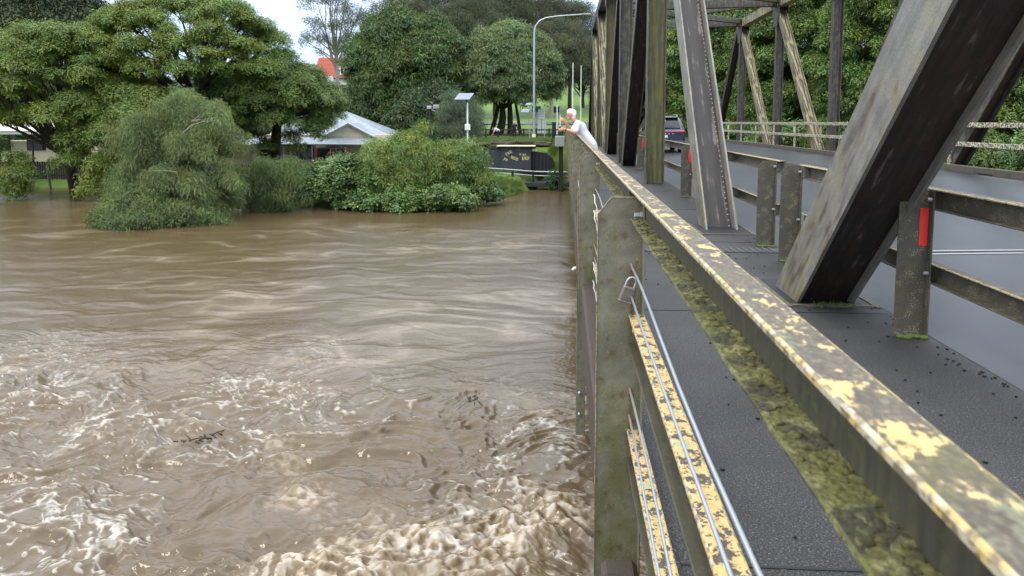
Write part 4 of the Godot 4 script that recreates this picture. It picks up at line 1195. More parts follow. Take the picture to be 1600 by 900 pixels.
	for s in [[-6.2, 0.36], [-8.4, 0.3], [-5.0, 0.2]]:
		part(mg, "stem", tb(curve(g_at(s[0], -88.2) - g_at(-7.6, -88.0), Vector3(1.2 + (s[0] + 6.4) * 0.4, 5.0, 0), Vector3(0.1, 0, 0)), s[1], s[1] * 0.6, 8), M.bark)
	plant("grey_shrub", "soft grey green shrub beside the solar panel pole", "shrub", g_at(-9.4, -70.0), Vector3(-9.6, 1.7, -70.0), Vector3(2.1, 2.1, 1.6), {"n": 46, "lr": 0.62, "kind": "willow", "size": 1.0, "dens": 3.2, "col": Color(0.14, 0.185, 0.12), "trunk": 0.12, "limbs": 14, "low": -0.6, "seed": 56, "bark": M.bark_pale, "mat": M.leaf_dull})
	# gums along the skyline
	var sky_gums := [[-30.0, 20.0, 150.0, 8.0, 6.0], [-22.0, 22.5, 155.0, 8.0, 6.5], [-13.5, 21.5, 150.0, 7.0, 6.5], [-6.0, 20.5, 156.0, 7.5, 6.0], [1.0, 19.0, 160.0, 6.0, 7.5], [-17.5, 17.5, 140.0, 7.0, 5.0], [-2.5, 14.5, 146.0, 6.0, 5.0], [4.0, 13.0, 170.0, 5.0, 6.5]]
	var where := ["above the left half of the dense tree", "above the dense tree's top", "between the dense and the round tree", "above the round tree's left half", "right behind the street lamp's arm", "low behind the dense tree's right side", "behind the round tree's right side", "beside the top of the river truss"]
	for i in sky_gums.size():
		var s: Array = sky_gums[i]
		plant("skyline_gum", "brownish sparse gum on the skyline %s" % where[i], "tree", g_at(s[0], -s[2]), Vector3(s[0], s[1], -s[2]), Vector3(s[3], s[4], 5.0), {"n": 70, "lr": 1.7, "kind": "gum", "size": 1.5, "dens": 2.2, "col": Color(0.10, 0.098, 0.062).lerp(Color(0.085, 0.105, 0.058), fmod(i * 0.37, 1.0)), "trunk": 0.36, "limbs": 26, "low": -0.6, "core": 0.35, "seed": 60 + i, "bark": M.bark_pale if i % 3 == 0 else M.bark, "mat": M.leaf_dull, "group": "gums on the skyline"})
	# trees on the hill seen beside and through the river truss
	var hills := [[8.0, 205.0, 5.5, "between the flag poles and the truss"], [16.0, 215.0, 6.5, "behind the blue car's left side"], [24.0, 190.0, 7.0, "farther back on the lawn right of the car"]]
	for i in hills.size():
		var s: Array = hills[i]
		var gp := g_at(s[0], -s[1])
		plant("lawn_tree", "dark tree on the sloping lawn %s" % s[3], "tree", gp, gp + Vector3(0, 7.5, 0), Vector3(s[2], 5.5, 5.0), {"n": 40, "lr": 1.8, "kind": "far", "size": 1.5, "dens": 1.8, "col": Color(0.055, 0.078, 0.036), "trunk": 0.35, "limbs": 12, "low": -0.4, "seed": 80 + i, "group": "trees on the sloping lawn"})
	# wall of leafy trees beyond the road side truss
	var rt := [[8.6, -93.0, 9.0, 5.0, 8.6], [15.5, -86.0, 8.5, 5.5, 9.5], [22.5, -80.0, 9.5, 6.0, 10.5], [29.0, -72.0, 9.0, 6.0, 10.0], [35.0, -64.0, 6.0, 5.6, 7.2], [40.5, -56.0, 3.6, 5.0, 5.6], [47.0, -62.0, 7.0, 6.0, 7.0], [18.0, -100.0, 13.0, 8.0, 9.0], [32.0, -90.0, 12.0, 8.0, 10.0], [56.0, -52.0, 7.0, 6.0, 8.0], [66.0, -42.0, 7.0, 6.0, 8.0]]
	var rw := ["darkest of the leafy trees, behind the blue car", "leafy tree behind the farthest right truss node", "tall leafy tree behind the middle of the right truss", "leafy tree behind the right truss's tall centre post", "leafy tree just left of the near leaning post", "lower leafy tree right of the near leaning post", "leafy tree at the right edge below the patch of sky", "high treetop behind the overhead struts", "high treetop behind the centre of the right truss", "leafy tree past the right edge, nearer to the river", "leafy tree past the right edge, closest to the bridge"]
	for i in rt.size():
		var s: Array = rt[i]
		plant("leafy_tree", rw[i], "tree", g_at(s[0], s[1] - 2.0), Vector3(s[0], s[2] - 2.0, s[1]), Vector3(s[3], s[4], 4.5), {"n": 190, "lr": 1.2, "kind": "broad", "size": 1.05, "dens": 2.6, "col": Color(0.135, 0.21, 0.048) if i != 0 else Color(0.032, 0.06, 0.018), "trunk": 0.4, "limbs": 14, "low": -0.85, "core": 0.72, "seed": 90 + i, "vary": 0.22, "warm": 0.2, "flat": 0.6, "group": "leafy trees beyond the road side truss"})
	var rb := [[15.0, -72.0, 2.6], [19.0, -66.5, 2.8], [23.5, -60.5, 3.0], [27.5, -55.5, 3.0], [31.5, -50.5, 3.2], [36.0, -46.5, 3.4], [41.0, -43.0, 3.4], [48.0, -38.5, 3.6], [55.0, -34.0, 3.6]]
	var bw := ["at the far end of the lichen railing", "second from the railing's far end", "behind the railing left of the centre post", "behind the railing below the centre post", "behind the railing where the near leaning post crosses it", "behind the railing right of the near leaning post", "behind the railing at the right edge", "beyond the right edge, first of two", "beyond the right edge, closest to the bridge"]
	for i in rb.size():
		var s: Array = rb[i]
		plant("river_bush", "vine draped bush %s" % bw[i], "bush", Vector3(s[0], -3.8, s[1] - 1.0), Vector3(s[0], -1.6, s[1]), Vector3(s[2] * 1.15, s[2], 2.4), {"n": 62, "lr": 0.8, "kind": "vine" if i % 2 == 0 else "broad", "size": 1.15, "dens": 2.4, "col": Color(0.10, 0.18, 0.05) if i % 2 == 0 else Color(0.12, 0.18, 0.045), "low": -0.8, "core": 0.6, "seed": 110 + i, "trunk": 0.12, "limbs": 8, "vary": 0.22, "group": "bushes beyond the right railing"})
	# creeper hanging beside the bridge end
	plant("creeper", "dark glossy creeper clump at the waterline by the bridge's end", "creeper", Vector3(-0.6, -3.9, -60.0), Vector3(-0.55, -3.0, -59.8), Vector3(0.55, 0.85, 0.6), {"n": 16, "lr": 0.32, "kind": "vine", "size": 0.8, "dens": 3.0, "col": Color(0.055, 0.12, 0.042), "low": -0.9, "seed": 120})
	# grass tufts on the bank
	var rg := RandomNumberGenerator.new(); rg.seed = 8
	var xf: Array[Transform3D] = []
	var cols := PackedColorArray()
	var tries := 0
	while xf.size() < 9000 and tries < 60000:
		tries += 1
		var x := rg.randf_range(-34.0, 3.0)
		var z := -shore(x) - 0.3 - pow(rg.randf(), 1.6) * 26.0
		if x > -8.5 and x < -1.4 and z < -61.2 and z > -65.5: continue
		if x > -5.5 and z < -58.4 and z > -60.6 and rg.randf() < 0.85: continue
		if x > 0.0 and z < -68.0: continue
		var s := 0.5 + rg.randf() * 0.7
		xf.append(Transform3D(Basis(Vector3.UP, rg.randf() * TAU).scaled(Vector3(s, s, s)), Vector3(x, ground(x, z) - 0.05, z)))
		var t := 0.75 + 0.5 * rg.randf()
		cols.append(Color(0.12 * t + 0.03 * rg.randf(), 0.19 * t, 0.05 * t))
	var gt := scatter(self, "bank_grass", "grass", M.leaf_dull, xf, cols)
	gt.name = "bank_grass"
	tag(gt, "green grass and weeds growing on the river bank", "grass", "", "stuff")

# ------------------------------------------------------------------ buildings and park things
func wall_with_gable(w: float, h: float, gh: float, t: float) -> ArrayMesh:
	var b := MB.new()
	b.prism(PackedVector2Array([Vector2(-w / 2, 0), Vector2(w / 2, 0), Vector2(w / 2, h), Vector2(0, h + gh), Vector2(-w / 2, h)]), Vector3(0, 0, -t), Vector3.RIGHT, Vector3.UP, Vector3(0, 0, t))
	return b.mesh()
func slab(a: Vector3, b2: Vector3, c: Vector3, d: Vector3, t: float) -> ArrayMesh:     # four corners, counter-clockwise from above
	var m := MB.new()
	var nn := (c - a).cross(d - b2).normalized() * t
	m.quad(a, b2, c, d); m.quad(a - nn, d - nn, c - nn, b2 - nn)
	m.quad(a - nn, b2 - nn, b2, a); m.quad(b2 - nn, c - nn, c, b2); m.quad(c - nn, d - nn, d, c); m.quad(d - nn, a - nn, a, d)
	return m.mesh()
func ribs(parent: Node, a: Vector3, b2: Vector3, c: Vector3, d: Vector3, n: int, m: Material) -> void:
	var q := MB.new()
	var up := (c - a).cross(d - b2).normalized() * 0.02
	for i in n:
		var t := (i + 0.5) / n
		q.tube(PackedVector3Array([a.lerp(b2, t) + up, d.lerp(c, t) + up]), 0.025, 0.025, 5)
	tag(part(parent, "roof_ribs", q.mesh(), m), "", "", "", "stuff")
func build_house() -> void:
	var h := thing("river_house", "cream cottage with pale metal verandah roof behind the bank thicket", "house", Vector3(-19.0, -2.55, -64.0))
	# local: x right, y up, z to the river
	part(h, "wall", bx(Vector3(-1.0, 1.5, -3.0), Vector3(11.0, 3.0, 6.0)), M.cream)
	var gb := part(h, "gable_wall", wall_with_gable(4.0, 2.9, 1.0, 0.25), M.cream, Transform3D(Basis(), Vector3(1.0, 0, 0.3)))
	for k in 7:
		var y := 2.95 + k * 0.16
		var half := 2.0 * (1.0 - (k * 0.16 + 0.08) / 1.0)
		if half > 0.1: part(gb, "board", bx(Vector3(0, y, 0.008), Vector3(half * 2.0, 0.145, 0.02), 0.003), M.cream)
	for s in [-1.0, 1.0]:
		part(gb, "barge_board", bx(Vector3(s * 1.05, 3.42, 0.22), Vector3(2.45, 0.15, 0.06), 0.01, Basis(Vector3(0, 0, 1), -s * 0.46)), M.white)
	# front gable roof
	part(h, "roof", slab(Vector3(1.0, 3.98, 0.7), Vector3(3.25, 2.80, 0.7), Vector3(3.25, 2.80, -5.6), Vector3(1.0, 3.98, -5.6), 0.06), M.zinc)
	part(h, "roof", slab(Vector3(-1.25, 2.80, 0.7), Vector3(1.0, 3.98, 0.7), Vector3(1.0, 3.98, -5.6), Vector3(-1.25, 2.80, -5.6), 0.06), M.zinc)
	# big main roof behind it
	part(h, "roof", slab(Vector3(-6.5, 3.0, -1.2), Vector3(3.9, 3.0, -1.2), Vector3(-0.6, 5.0, -4.2), Vector3(-4.4, 5.0, -4.2), 0.06), M.zinc)
	part(h, "roof", slab(Vector3(3.9, 3.0, -1.2), Vector3(3.9, 3.0, -7.4), Vector3(-0.6, 5.0, -4.4), Vector3(-0.6, 5.0, -4.2), 0.06), M.zinc)
	ribs(h, Vector3(3.9, 3.0, -1.2), Vector3(3.9, 3.0, -7.4), Vector3(-0.6, 5.0, -4.4), Vector3(-0.6, 5.0, -4.2), 16, M.zinc)
	ribs(h, Vector3(1.0, 3.98, 0.7), Vector3(1.0, 3.98, -5.6), Vector3(3.25, 2.80, -5.6), Vector3(3.25, 2.80, 0.7), 12, M.zinc)
	# verandah
	part(h, "verandah_roof", slab(Vector3(-6.6, 2.28, 2.3), Vector3(3.1, 2.28, 2.3), Vector3(3.1, 2.78, 0.32), Vector3(-6.6, 2.78, 0.32), 0.05), M.zinc)
	part(h, "gutter", bx(Vector3(-1.75, 2.24, 2.36), Vector3(9.8, 0.12, 0.12), 0.02), M.galv)
	for x in [-6.4, -4.0, -1.6, 0.8, 3.0]:
		part(h, "verandah_post", bx(Vector3(x, 1.1, 2.2), Vector3(0.1, 2.25, 0.1), 0.01), M.white)
	part(h, "verandah_wall", bx(Vector3(-3.6, 0.5, 2.2), Vector3(5.4, 1.0, 0.08), 0.01), M.cream)
	part(h, "verandah_floor", bx(Vector3(-1.75, -0.05, 1.2), Vector3(9.8, 0.14, 2.2)), M.timber)
	for s in [[-5.3, 1.5], [-2.9, 1.5], [0.6, 1.5], [2.0, 1.0]]:
		var w := part(h, "window", bx(Vector3(s[0], 1.55, 0.06), Vector3(s[1], 1.3, 0.1), 0.01), M.dark_paint)
		part(w, "pane", bx(Vector3(s[0], 1.55, 0.125), Vector3(s[1] - 0.2, 1.1, 0.02)), M.glass_dark)
		part(w, "mullion", bx(Vector3(s[0], 1.55, 0.14), Vector3(0.05, 1.1, 0.03)), M.white)
	# trampoline on the lawn
	var t := thing("trampoline", "round trampoline with dark safety net and curved red poles by the cottage", "trampoline", Vector3(-18.6, -2.85, -60.6))
	var ring := PackedVector3Array(); var ring2 := PackedVector3Array()
	for k in 25:
		var a := TAU * k / 24.0
		ring.append(Vector3(cos(a) * 1.25, 0.75, sin(a) * 1.25)); ring2.append(Vector3(cos(a) * 1.2, 2.3, sin(a) * 1.2))
	part(t, "frame_ring", tb(ring, 0.05), M.dark_paint)
	part(t, "top_ring", tb(ring2, 0.03), M.dark_paint)
	var bed := MB.new()
	bed.lathe(PackedVector2Array([Vector2(1.22, 0.0), Vector2(0.0, 0.02)]), Vector3(0, 0.76, 0), Vector3.UP, 24)
	part(t, "bed", bed.mesh(), M.black)
	var net := mat(Color(0.03, 0.03, 0.035, 0.72), 0.9)
	net.transparency = BaseMaterial3D.TRANSPARENCY_ALPHA
	var nb := MB.new()
	nb.lathe(PackedVector2Array([Vector2(1.2, 0.8), Vector2(1.18, 2.28)]), Vector3.ZERO, Vector3.UP, 24)
	part(t, "net", nb.mesh(), net)
	for k in 6:
		var a := TAU * k / 6.0 + 0.3
		var d := Vector3(cos(a), 0, sin(a))
		part(t, "pole", tb(PackedVector3Array([d * 1.3, d * 1.42 + Vector3(0, 0.8, 0), d * 1.45 + Vector3(0, 1.5, 0), d * 1.25 + Vector3(0, 2.3, 0)]), 0.045), M.red)
	# house at the far left
	var l := thing("left_house", "long cream house with white roof half hidden behind the left trees", "house", Vector3(-47.0, -2.6, -68.0))
	part(l, "wall", bx(Vector3(-3.0, 1.15, -2.5), Vector3(16.0, 2.3, 5.0)), M.cream)
	part(l, "end_wall", bx(Vector3(3.6, 1.7, 0.4), Vector3(3.4, 3.4, 3.0), 0.02), M.cream)
	part(l, "roof", slab(Vector3(-11.5, 3.3, 0.9), Vector3(2.2, 3.3, 0.9), Vector3(2.2, 4.9, -3.4), Vector3(-11.5, 4.9, -3.4), 0.08), M.white)
	part(l, "roof", slab(Vector3(1.6, 3.4, 2.2), Vector3(5.6, 3.4, 2.2), Vector3(5.6, 4.3, -1.2), Vector3(1.6, 4.3, -1.2), 0.08), M.zinc)
	part(l, "verandah_beam", bx(Vector3(-4.6, 3.1, 0.8), Vector3(13.8, 0.2, 0.1)), M.white)
	for x in [-11.0, -7.8, -4.6, -1.4, 1.6]:
		part(l, "verandah_post", bx(Vector3(x, 1.6, 0.8), Vector3(0.12, 3.1, 0.12), 0.01), M.dark_timber)
	for x in [-8.5, -5.0, -1.6]:
		var w := part(l, "window", bx(Vector3(x, 2.0, 0.02), Vector3(1.8, 1.0, 0.08), 0.01), M.dark_paint)
		part(w, "pane", bx(Vector3(x, 2.0, 0.07), Vector3(1.6, 0.85, 0.02)), M.glass_dark)
	part(l, "drain_pipe", tb(PackedVector3Array([Vector3(4.0, 0, 1.97), Vector3(4.0, 3.3, 1.97)]), 0.05), M.galv_dull)
	var f := thing("paling_fence", "dark timber paling fence below the far left house", "fence", Vector3(-45.5, -3.15, -60.3))
	for y in [0.3, 1.1]: part(f, "rail", bx(Vector3(0, y, -0.05), Vector3(17.0, 0.1, 0.05)), M.dark_timber)
	for k in 85:
		part(f, "paling", bx(Vector3(-8.4 + k * 0.2, 0.72 + 0.03 * sin(k * 2.7), 0), Vector3(0.175, 1.45, 0.025), 0.004), M.dark_timber)
	var f2 := thing("garden_fence", "grey picket fence glimpsed between the willow and the cottage", "fence", Vector3(-28.5, -3.2, -61.5))
	for y in [0.3, 0.95]: part(f2, "rail", bx(Vector3(0, y, -0.05), Vector3(9.0, 0.08, 0.05)), M.timber)
	for k in 56:
		part(f2, "picket", bx(Vector3(-4.4 + k * 0.16, 0.62, 0), Vector3(0.09, 1.2, 0.025), 0.004), M.timber)
	var sh := thing("garden_shed", "pale yellow shed with low roof between the willow and the cottage", "shed", Vector3(-26.6, -2.8, -65.0))
	part(sh, "wall", bx(Vector3(0, 1.2, 0), Vector3(7.0, 2.4, 3.0)), M.cream)
	part(sh, "roof", slab(Vector3(-3.8, 2.4, 1.9), Vector3(3.8, 2.4, 1.9), Vector3(3.8, 3.1, -1.9), Vector3(-3.8, 3.1, -1.9), 0.06), M.zinc)
	part(sh, "door", bx(Vector3(1.5, 1.0, 1.52), Vector3(1.0, 2.0, 0.06), 0.01), M.dark_paint)
	# leaning white post in the water's edge
	var wp := part(self, "white_post", tb(PackedVector3Array([Vector3(-40.6, -4.2, -58.2), Vector3(-40.85, -1.7, -58.2)]), 0.10, 0.09, 8), M.concrete)
	tag(wp, "leaning pale post standing at the flood's edge before the paling fence", "post")
	# red roofed building on the hill
	var gy := ground(-42.0, -152.0)
	var r := thing("red_roof_building", "brick building with red tiled roof and white dormer windows on the hill", "building", Vector3(-44.2, gy, -150.0))
	var top := 14.4 - gy
	part(r, "wall", bx(Vector3(0, (top - 4.4) * 0.5, -4.0), Vector3(9.0, top - 4.4, 8.0)), M.brick)
	part(r, "white_band", bx(Vector3(-1.0, top - 5.0, 0.06), Vector3(5.0, 1.3, 0.12), 0.02), M.white)
	var rf := MB.new()
	rf.prism(PackedVector2Array([Vector2(0.6, top - 4.4), Vector2(-4.0, top), Vector2(-8.6, top - 4.4)]), Vector3(-5.2, 0, 0), Vector3(0, 0, 1), Vector3(0, 1, 0), Vector3(10.4, 0, 0))
	var roof := part(r, "roof", rf.mesh(), M.red_roof)
	for k in 15:
		var y := top - 4.3 + k * 0.28
		part(roof, "tile_course", bx(Vector3(0, y + 0.10, 0.62 - k * 0.293), Vector3(10.4, 0.05, 0.30), 0.01, Basis(Vector3.RIGHT, 0.76)), M.red_roof)
	for x in [0.35, 2.35]:
		var dm := part(r, "dormer", wall_with_gable(1.55, 1.25, 0.45, 2.2), M.white, Transform3D(Basis(), Vector3(x, top - 3.7, 0.35)))
		for wx in [-0.36, 0.36]:
			part(dm, "pane", bx(Vector3(wx, 0.62, 0.02), Vector3(0.46, 0.85, 0.05)), M.glass_dark)
	part(r, "eave", bx(Vector3(0, top - 4.45, 0.65), Vector3(10.4, 0.22, 0.4), 0.02), M.dark_timber)
	for k in 4:
		var w := part(r, "window", bx(Vector3(-3.4 + k * 2.2, top - 6.9, 0.04), Vector3(1.0, 1.5, 0.1), 0.01), M.white)
		part(w, "pane", bx(Vector3(-3.4 + k * 2.2, top - 6.9, 0.1), Vector3(0.8, 1.3, 0.03)), M.glass_dark)
	# pale building glimpsed between the left trees
	var pgy := ground(-50.0, -125.0)
	var pb := thing("hill_house", "pale grey roofed house glimpsed through the spreading tree's branches", "house", Vector3(-44.0, pgy, -122.0))
	part(pb, "wall", bx(Vector3(0, 2.4, -3), Vector3(15.0, 4.8, 7.0)), M.white)
	part(pb, "roof", slab(Vector3(-8.2, 4.7, 1.0), Vector3(8.2, 4.7, 1.0), Vector3(6.0, 7.6, -3.2), Vector3(-6.0, 7.6, -3.2), 0.1), M.zinc)
	for k in 4:
		var w := part(pb, "window", bx(Vector3(-5.4 + k * 3.5, 2.6, 0.53), Vector3(1.5, 1.5, 0.1), 0.01), M.galv_dull)
		part(w, "pane", bx(Vector3(-5.4 + k * 3.5, 2.6, 0.59), Vector3(1.3, 1.3, 0.03)), M.glass_dark)

func pole(called: String, label: String, cat: String, x: float, z: float, h: float, r: float, m: Material, group := "") -> Node3D:
	var g := ground(x, z)
	var t := thing(called, label, cat, Vector3(x, g - 0.1, z), group)
	part(t, "pole", tb(PackedVector3Array([Vector3.ZERO, Vector3(0, h * 0.5, 0), Vector3(0, h, 0)]), r, r * 0.8, 10), m)
	return t
func panel(t: Node3D, c: Vector3, s: float, turn: float) -> void:
	var b := Basis(Vector3.UP, turn) * Basis(Vector3.RIGHT, 0.55)
	part(t, "panel_frame", bx(c, Vector3(s, 0.05, s * 0.72), 0.008, b), M.galv)
	var f := MB.new()
	for i in 4:
		for j in 3:
			f.box(c + b * Vector3((i - 1.5) * s * 0.235, 0.03, (j - 1.0) * s * 0.22), Vector3(s * 0.22, 0.012, s * 0.205), b)
	part(t, "solar_cells", f.mesh(), M.solar)
func scrawl(parent: Node3D, text: String, c: Vector3, h: float, turn: float, m: Material) -> void:
	var tm := TextMesh.new()
	var f := SystemFont.new()
	f.font_names = PackedStringArray(["Droid Sans"])
	f.font_weight = 700
	tm.font = f; tm.text = text; tm.font_size = 32; tm.pixel_size = h / 24.0; tm.depth = 0.006
	part(parent, "graffiti", tm, m, Transform3D(Basis(Vector3(0, 0, 1), turn) * Basis(Vector3.UP, 0.0), c))
func build_park() -> void:
	# retaining wall and black kiosk under the park's edge
	var w := thing("retaining_wall", "dark painted retaining wall of upright panels left of the graffiti kiosk", "wall", Vector3(0, 0, 0))
	for k in 5:
		part(w, "panel", bx(Vector3(-7.75 + k * 0.62, -1.65, -62.55), Vector3(0.60, 1.95, 0.16), 0.015), M.dark_paint)
	part(w, "cap", bx(Vector3(-6.5, -0.62, -62.55), Vector3(3.2, 0.12, 0.26), 0.02), M.black)
	var k := thing("graffiti_kiosk", "small black flat roofed kiosk with yellow graffiti on its river wall", "kiosk", Vector3(-3.88, -2.45, -62.0))
	part(k, "wall", bx(Vector3(0, 0.95, -0.9), Vector3(2.42, 2.0, 1.7), 0.02), M.dark_paint)
	part(k, "roof", bx(Vector3(0.0, 2.04, -0.8), Vector3(3.1, 0.10, 2.1), 0.02), M.cream)
	var y := mat(C(206, 200, 132), 0.8)
	scrawl(k, "ERR", Vector3(-0.60, 1.48, -0.03), 0.24, 0.5, y)
	scrawl(k, "NSD", Vector3(-0.13, 1.05, -0.03), 0.24, -0.35, y)
	scrawl(k, "EKF", Vector3(0.78, 1.05, -0.03), 0.28, 0.02, y)
	scrawl(k, "xx", Vector3(0.66, 1.36, -0.03), 0.22, 0.05, y)
	scrawl(k, "x", Vector3(0.33, 1.40, -0.03), 0.22, 0.1, y)
	scrawl(k, "ye", Vector3(-0.82, 0.98, -0.03), 0.24, -0.6, y)
	scrawl(k, "~ ~", Vector3(0.2, 1.72, -0.03), 0.16, 0.0, M.galv_dull)
	var cv := thing("dark_culvert", "dark rounded culvert wall right of the graffiti kiosk", "culvert", Vector3(-1.75, -2.5, -62.8))
	var cb := MB.new()
	cb.prism(PackedVector2Array([Vector2(-0.9, 0), Vector2(0.75, 0), Vector2(0.95, 0.5), Vector2(0.8, 1.1), Vector2(0.3, 1.5), Vector2(-0.9, 1.62)]), Vector3(0, 0, -1.2), Vector3.RIGHT, Vector3.UP, Vector3(0, 0, 1.5))
	part(cv, "wall", cb.mesh(), M.black)
	for q in 5: part(cv, "rib", bx(Vector3(-0.75 + q * 0.3, 0.7, 0.32), Vector3(0.06, 1.3, 0.05), 0.01), M.dark_paint)
	part(cv, "white_tag", bx(Vector3(-0.6, 1.72, 0.2), Vector3(0.24, 0.13, 0.02)), M.white)
	# rough rock and root bank above the wall
	var rb := MB.new()
	var rg := RandomNumberGenerator.new(); rg.seed = 71
	for i in 60:
		var x := rg.randf_range(-10.2, -1.0)
		var s := rg.randf_range(0.2, 0.5)
		rb.ellipsoid(Vector3(x, -0.50 + rg.randf() * 0.42, -63.2 - rg.randf() * 0.8), Vector3(s * 1.9, s * 0.45, s), Basis(Vector3(0, 0, 1), rg.randfn() * 0.15), 5, 8)
	tag(part(self, "rock_bank", rb.mesh(), M.earth), "dark rocky root bound bank between the park grass and the retaining wall", "bank", "", "stuff")
	# riverside path with its pipe rail
	struct("riverside_path", bx(Vector3(-2.6, -3.32, -60.3), Vector3(6.4, 0.35, 1.6), 0.03), M.road)
	var pr := thing("path_railing", "pale two pipe railing with timber posts along the riverside path", "railing")
	for q in [[0.0, 0.045], [-0.32, 0.04]]:
		part(pr, "pipe", tb(PackedVector3Array([Vector3(-6.3, -2.04 + q[0], -59.7), Vector3(-4.2, -2.16 + q[0], -59.6), Vector3(-2.4, -2.30 + q[0], -59.6), Vector3(1.0, -2.36 + q[0], -59.6)]), q[1]), M.galv)
	for x in [-5.5, -4.0, -2.4, -0.7]:
		part(pr, "timber_post", bx(Vector3(x, -2.85, -59.62), Vector3(0.18, 1.15, 0.16), 0.015), M.dark_timber)
	var pr2 := thing("path_fence", "low dark rail fence on the land side of the riverside path", "fence")
	for x in [-4.8, -3.2, -1.2]: part(pr2, "post", bx(Vector3(x, -2.6, -61.3), Vector3(0.12, 0.95, 0.12), 0.01), M.dark_timber)
	part(pr2, "rail", bx(Vector3(-2.6, -2.5, -61.3), Vector3(5.6, 0.08, 0.06)), M.dark_timber)
	# park rail fence behind the bank
	var pf := thing("park_fence", "dark two rail fence along the park's edge under the round tree", "fence")
	for i in 10:
		var x := -11.5 + i * 1.25
		part(pf, "post", bx(Vector3(x, ground(x, -76.0) + 0.5, -76.0), Vector3(0.14, 1.1, 0.14), 0.01), M.dark_timber)
	for yy in [0.42, 0.92]: part(pf, "rail", bx(Vector3(-5.9, ground(-6.0, -76.0) + yy, -75.95), Vector3(11.5, 0.13, 0.08), 0.01), M.dark_timber)
	# poles
	var sp := pole("solar_pole", "slim white pole with tilted solar panel and white box above the bamboo", "solar pole", -7.3, -58.0, 5.5, 0.075, M.white)
	panel(sp, Vector3(-0.25, 5.95, 0), 1.25, -0.35)
	part(sp, "bracket", tb(PackedVector3Array([Vector3(0, 5.4, 0), Vector3(-0.1, 5.9, 0)]), 0.05), M.dark_paint)
	part(sp, "box", bx(Vector3(0.02, 3.65, 0.14), Vector3(0.40, 0.46, 0.22), 0.02), M.white)
	var s2 := pole("solar_sign", "thin pole with two small tilted solar panels left of the street lamp", "solar pole", -3.15, -70.0, 3.4, 0.05, M.galv_dull)
	panel(s2, Vector3(-0.35, 2.75, 0.1), 0.75, -0.4)
	panel(s2, Vector3(-0.1, 3.35, 0.1), 0.5, -0.4)
	var lp := pole("street_lamp", "tall grey street lamp with a long curved arm reaching over the bridge end", "street lamp", -2.95, -75.0, 10.2, 0.13, M.galv)
	part(lp, "arm", tb(PackedVector3Array([Vector3(0, 10.2, 0), Vector3(0.12, 10.9, 0), Vector3(0.5, 11.4, 0), Vector3(1.1, 11.68, 0), Vector3(2.4, 11.85, 0), Vector3(4.6, 11.98, 0)]), 0.09, 0.06, 10), M.galv)
	part(lp, "lamp_head", bx(Vector3(5.0, 11.98, 0), Vector3(0.85, 0.14, 0.3), 0.05), M.galv_dull)
	part(lp, "base", tb(PackedVector3Array([Vector3(0, 0.05, 0), Vector3(0, 0.6, 0)]), 0.2, 0.2, 10), M.white)
	var cp := pole("camera_pole", "dark square pole with a white camera box on top before the dense tree", "pole", -11.55, -66.0, 4.1, 0.16, M.dark_timber)
	part(cp, "cap", bx(Vector3(-0.05, 4.2, 0), Vector3(0.4, 0.26, 0.4), 0.03), M.galv)
	part(cp, "camera", bx(Vector3(0.55, 4.25, 0.1), Vector3(0.5, 0.36, 0.4), 0.05), M.galv_dull)
	part(cp, "bracket", tb(PackedVector3Array([Vector3(0.1, 4.0, 0), Vector3(0.55, 3.85, 0.1), Vector3(0.55, 4.1, 0.1)]), 0.05), M.galv_dull)
	for s in [[1.25, -120.0, 9.2, "left one of the two tall white flag poles beside the river truss"], [2.5, -120.0, 8.7, "right one of the two tall white flag poles beside the river truss"]]:
		var fp := pole("flag_pole", s[3], "flag pole", s[0], s[1], s[2], 0.075, M.white, "white flag poles")
		part(fp, "finial", bx(Vector3(0, s[2] + 0.05, 0), Vector3(0.16, 0.1, 0.16), 0.03), M.white)
	for s in [[-0.75, -78.0, 3.6, "taller of the two slim white posts behind the man's hands"], [-0.4, -72.0, 2.4, "shorter of the two slim white posts behind the man's hands"]]:
		var fp := pole("slim_post", s[3], "post", s[0], s[1], s[2], 0.055, M.white, "slim white posts")
		part(fp, "cap", bx(Vector3(0, s[2], 0), Vector3(0.13, 0.06, 0.13), 0.01), M.galv)
	# road signs
	var ws := pole("white_sign", "white sign board on posts above a white plinth across the park", "sign", -2.6, -88.0, 2.9, 0.05, M.galv_dull)
	part(ws, "board", bx(Vector3(0, 2.35, 0.06), Vector3(0.78, 1.1, 0.05), 0.01), M.white)
	for i in 4: part(ws, "text_line", bx(Vector3(0, 2.7 - i * 0.2, 0.09), Vector3(0.56, 0.05, 0.006)), M.galv_dull)
	part(ws, "plinth", bx(Vector3(0, 0.95, -0.2), Vector3(1.0, 1.5, 0.4), 0.03), M.white)
	var gs := pole("direction_sign", "green direction sign with a white chevron left of the white sign board", "sign", -3.5, -96.0, 2.9, 0.05, M.galv_dull)
	part(gs, "board", bx(Vector3(0, 2.55, 0.06), Vector3(1.1, 0.75, 0.05), 0.01), mat(C(20, 108, 84), 0.5))
	var ch := MB.new()
	ch.prism(PackedVector2Array([Vector2(-0.5, 0.0), Vector2(-0.22, 0.36), Vector2(-0.05, 0.36), Vector2(-0.32, 0.0), Vector2(-0.05, -0.36), Vector2(-0.22, -0.36)]), Vector3(0, 2.55, 0.087), Vector3.RIGHT, Vector3.UP, Vector3(0, 0, 0.006))
	part(gs, "chevron", ch.mesh(), M.white)
	var gs2 := pole("direction_sign", "dark green sign with pale edge right of the white sign board", "sign", -1.0, -96.0, 2.9, 0.05, M.galv_dull)
	part(gs2, "board", bx(Vector3(0, 2.55, 0.06), Vector3(0.7, 0.75, 0.05), 0.01), mat(C(22, 60, 52), 0.5))
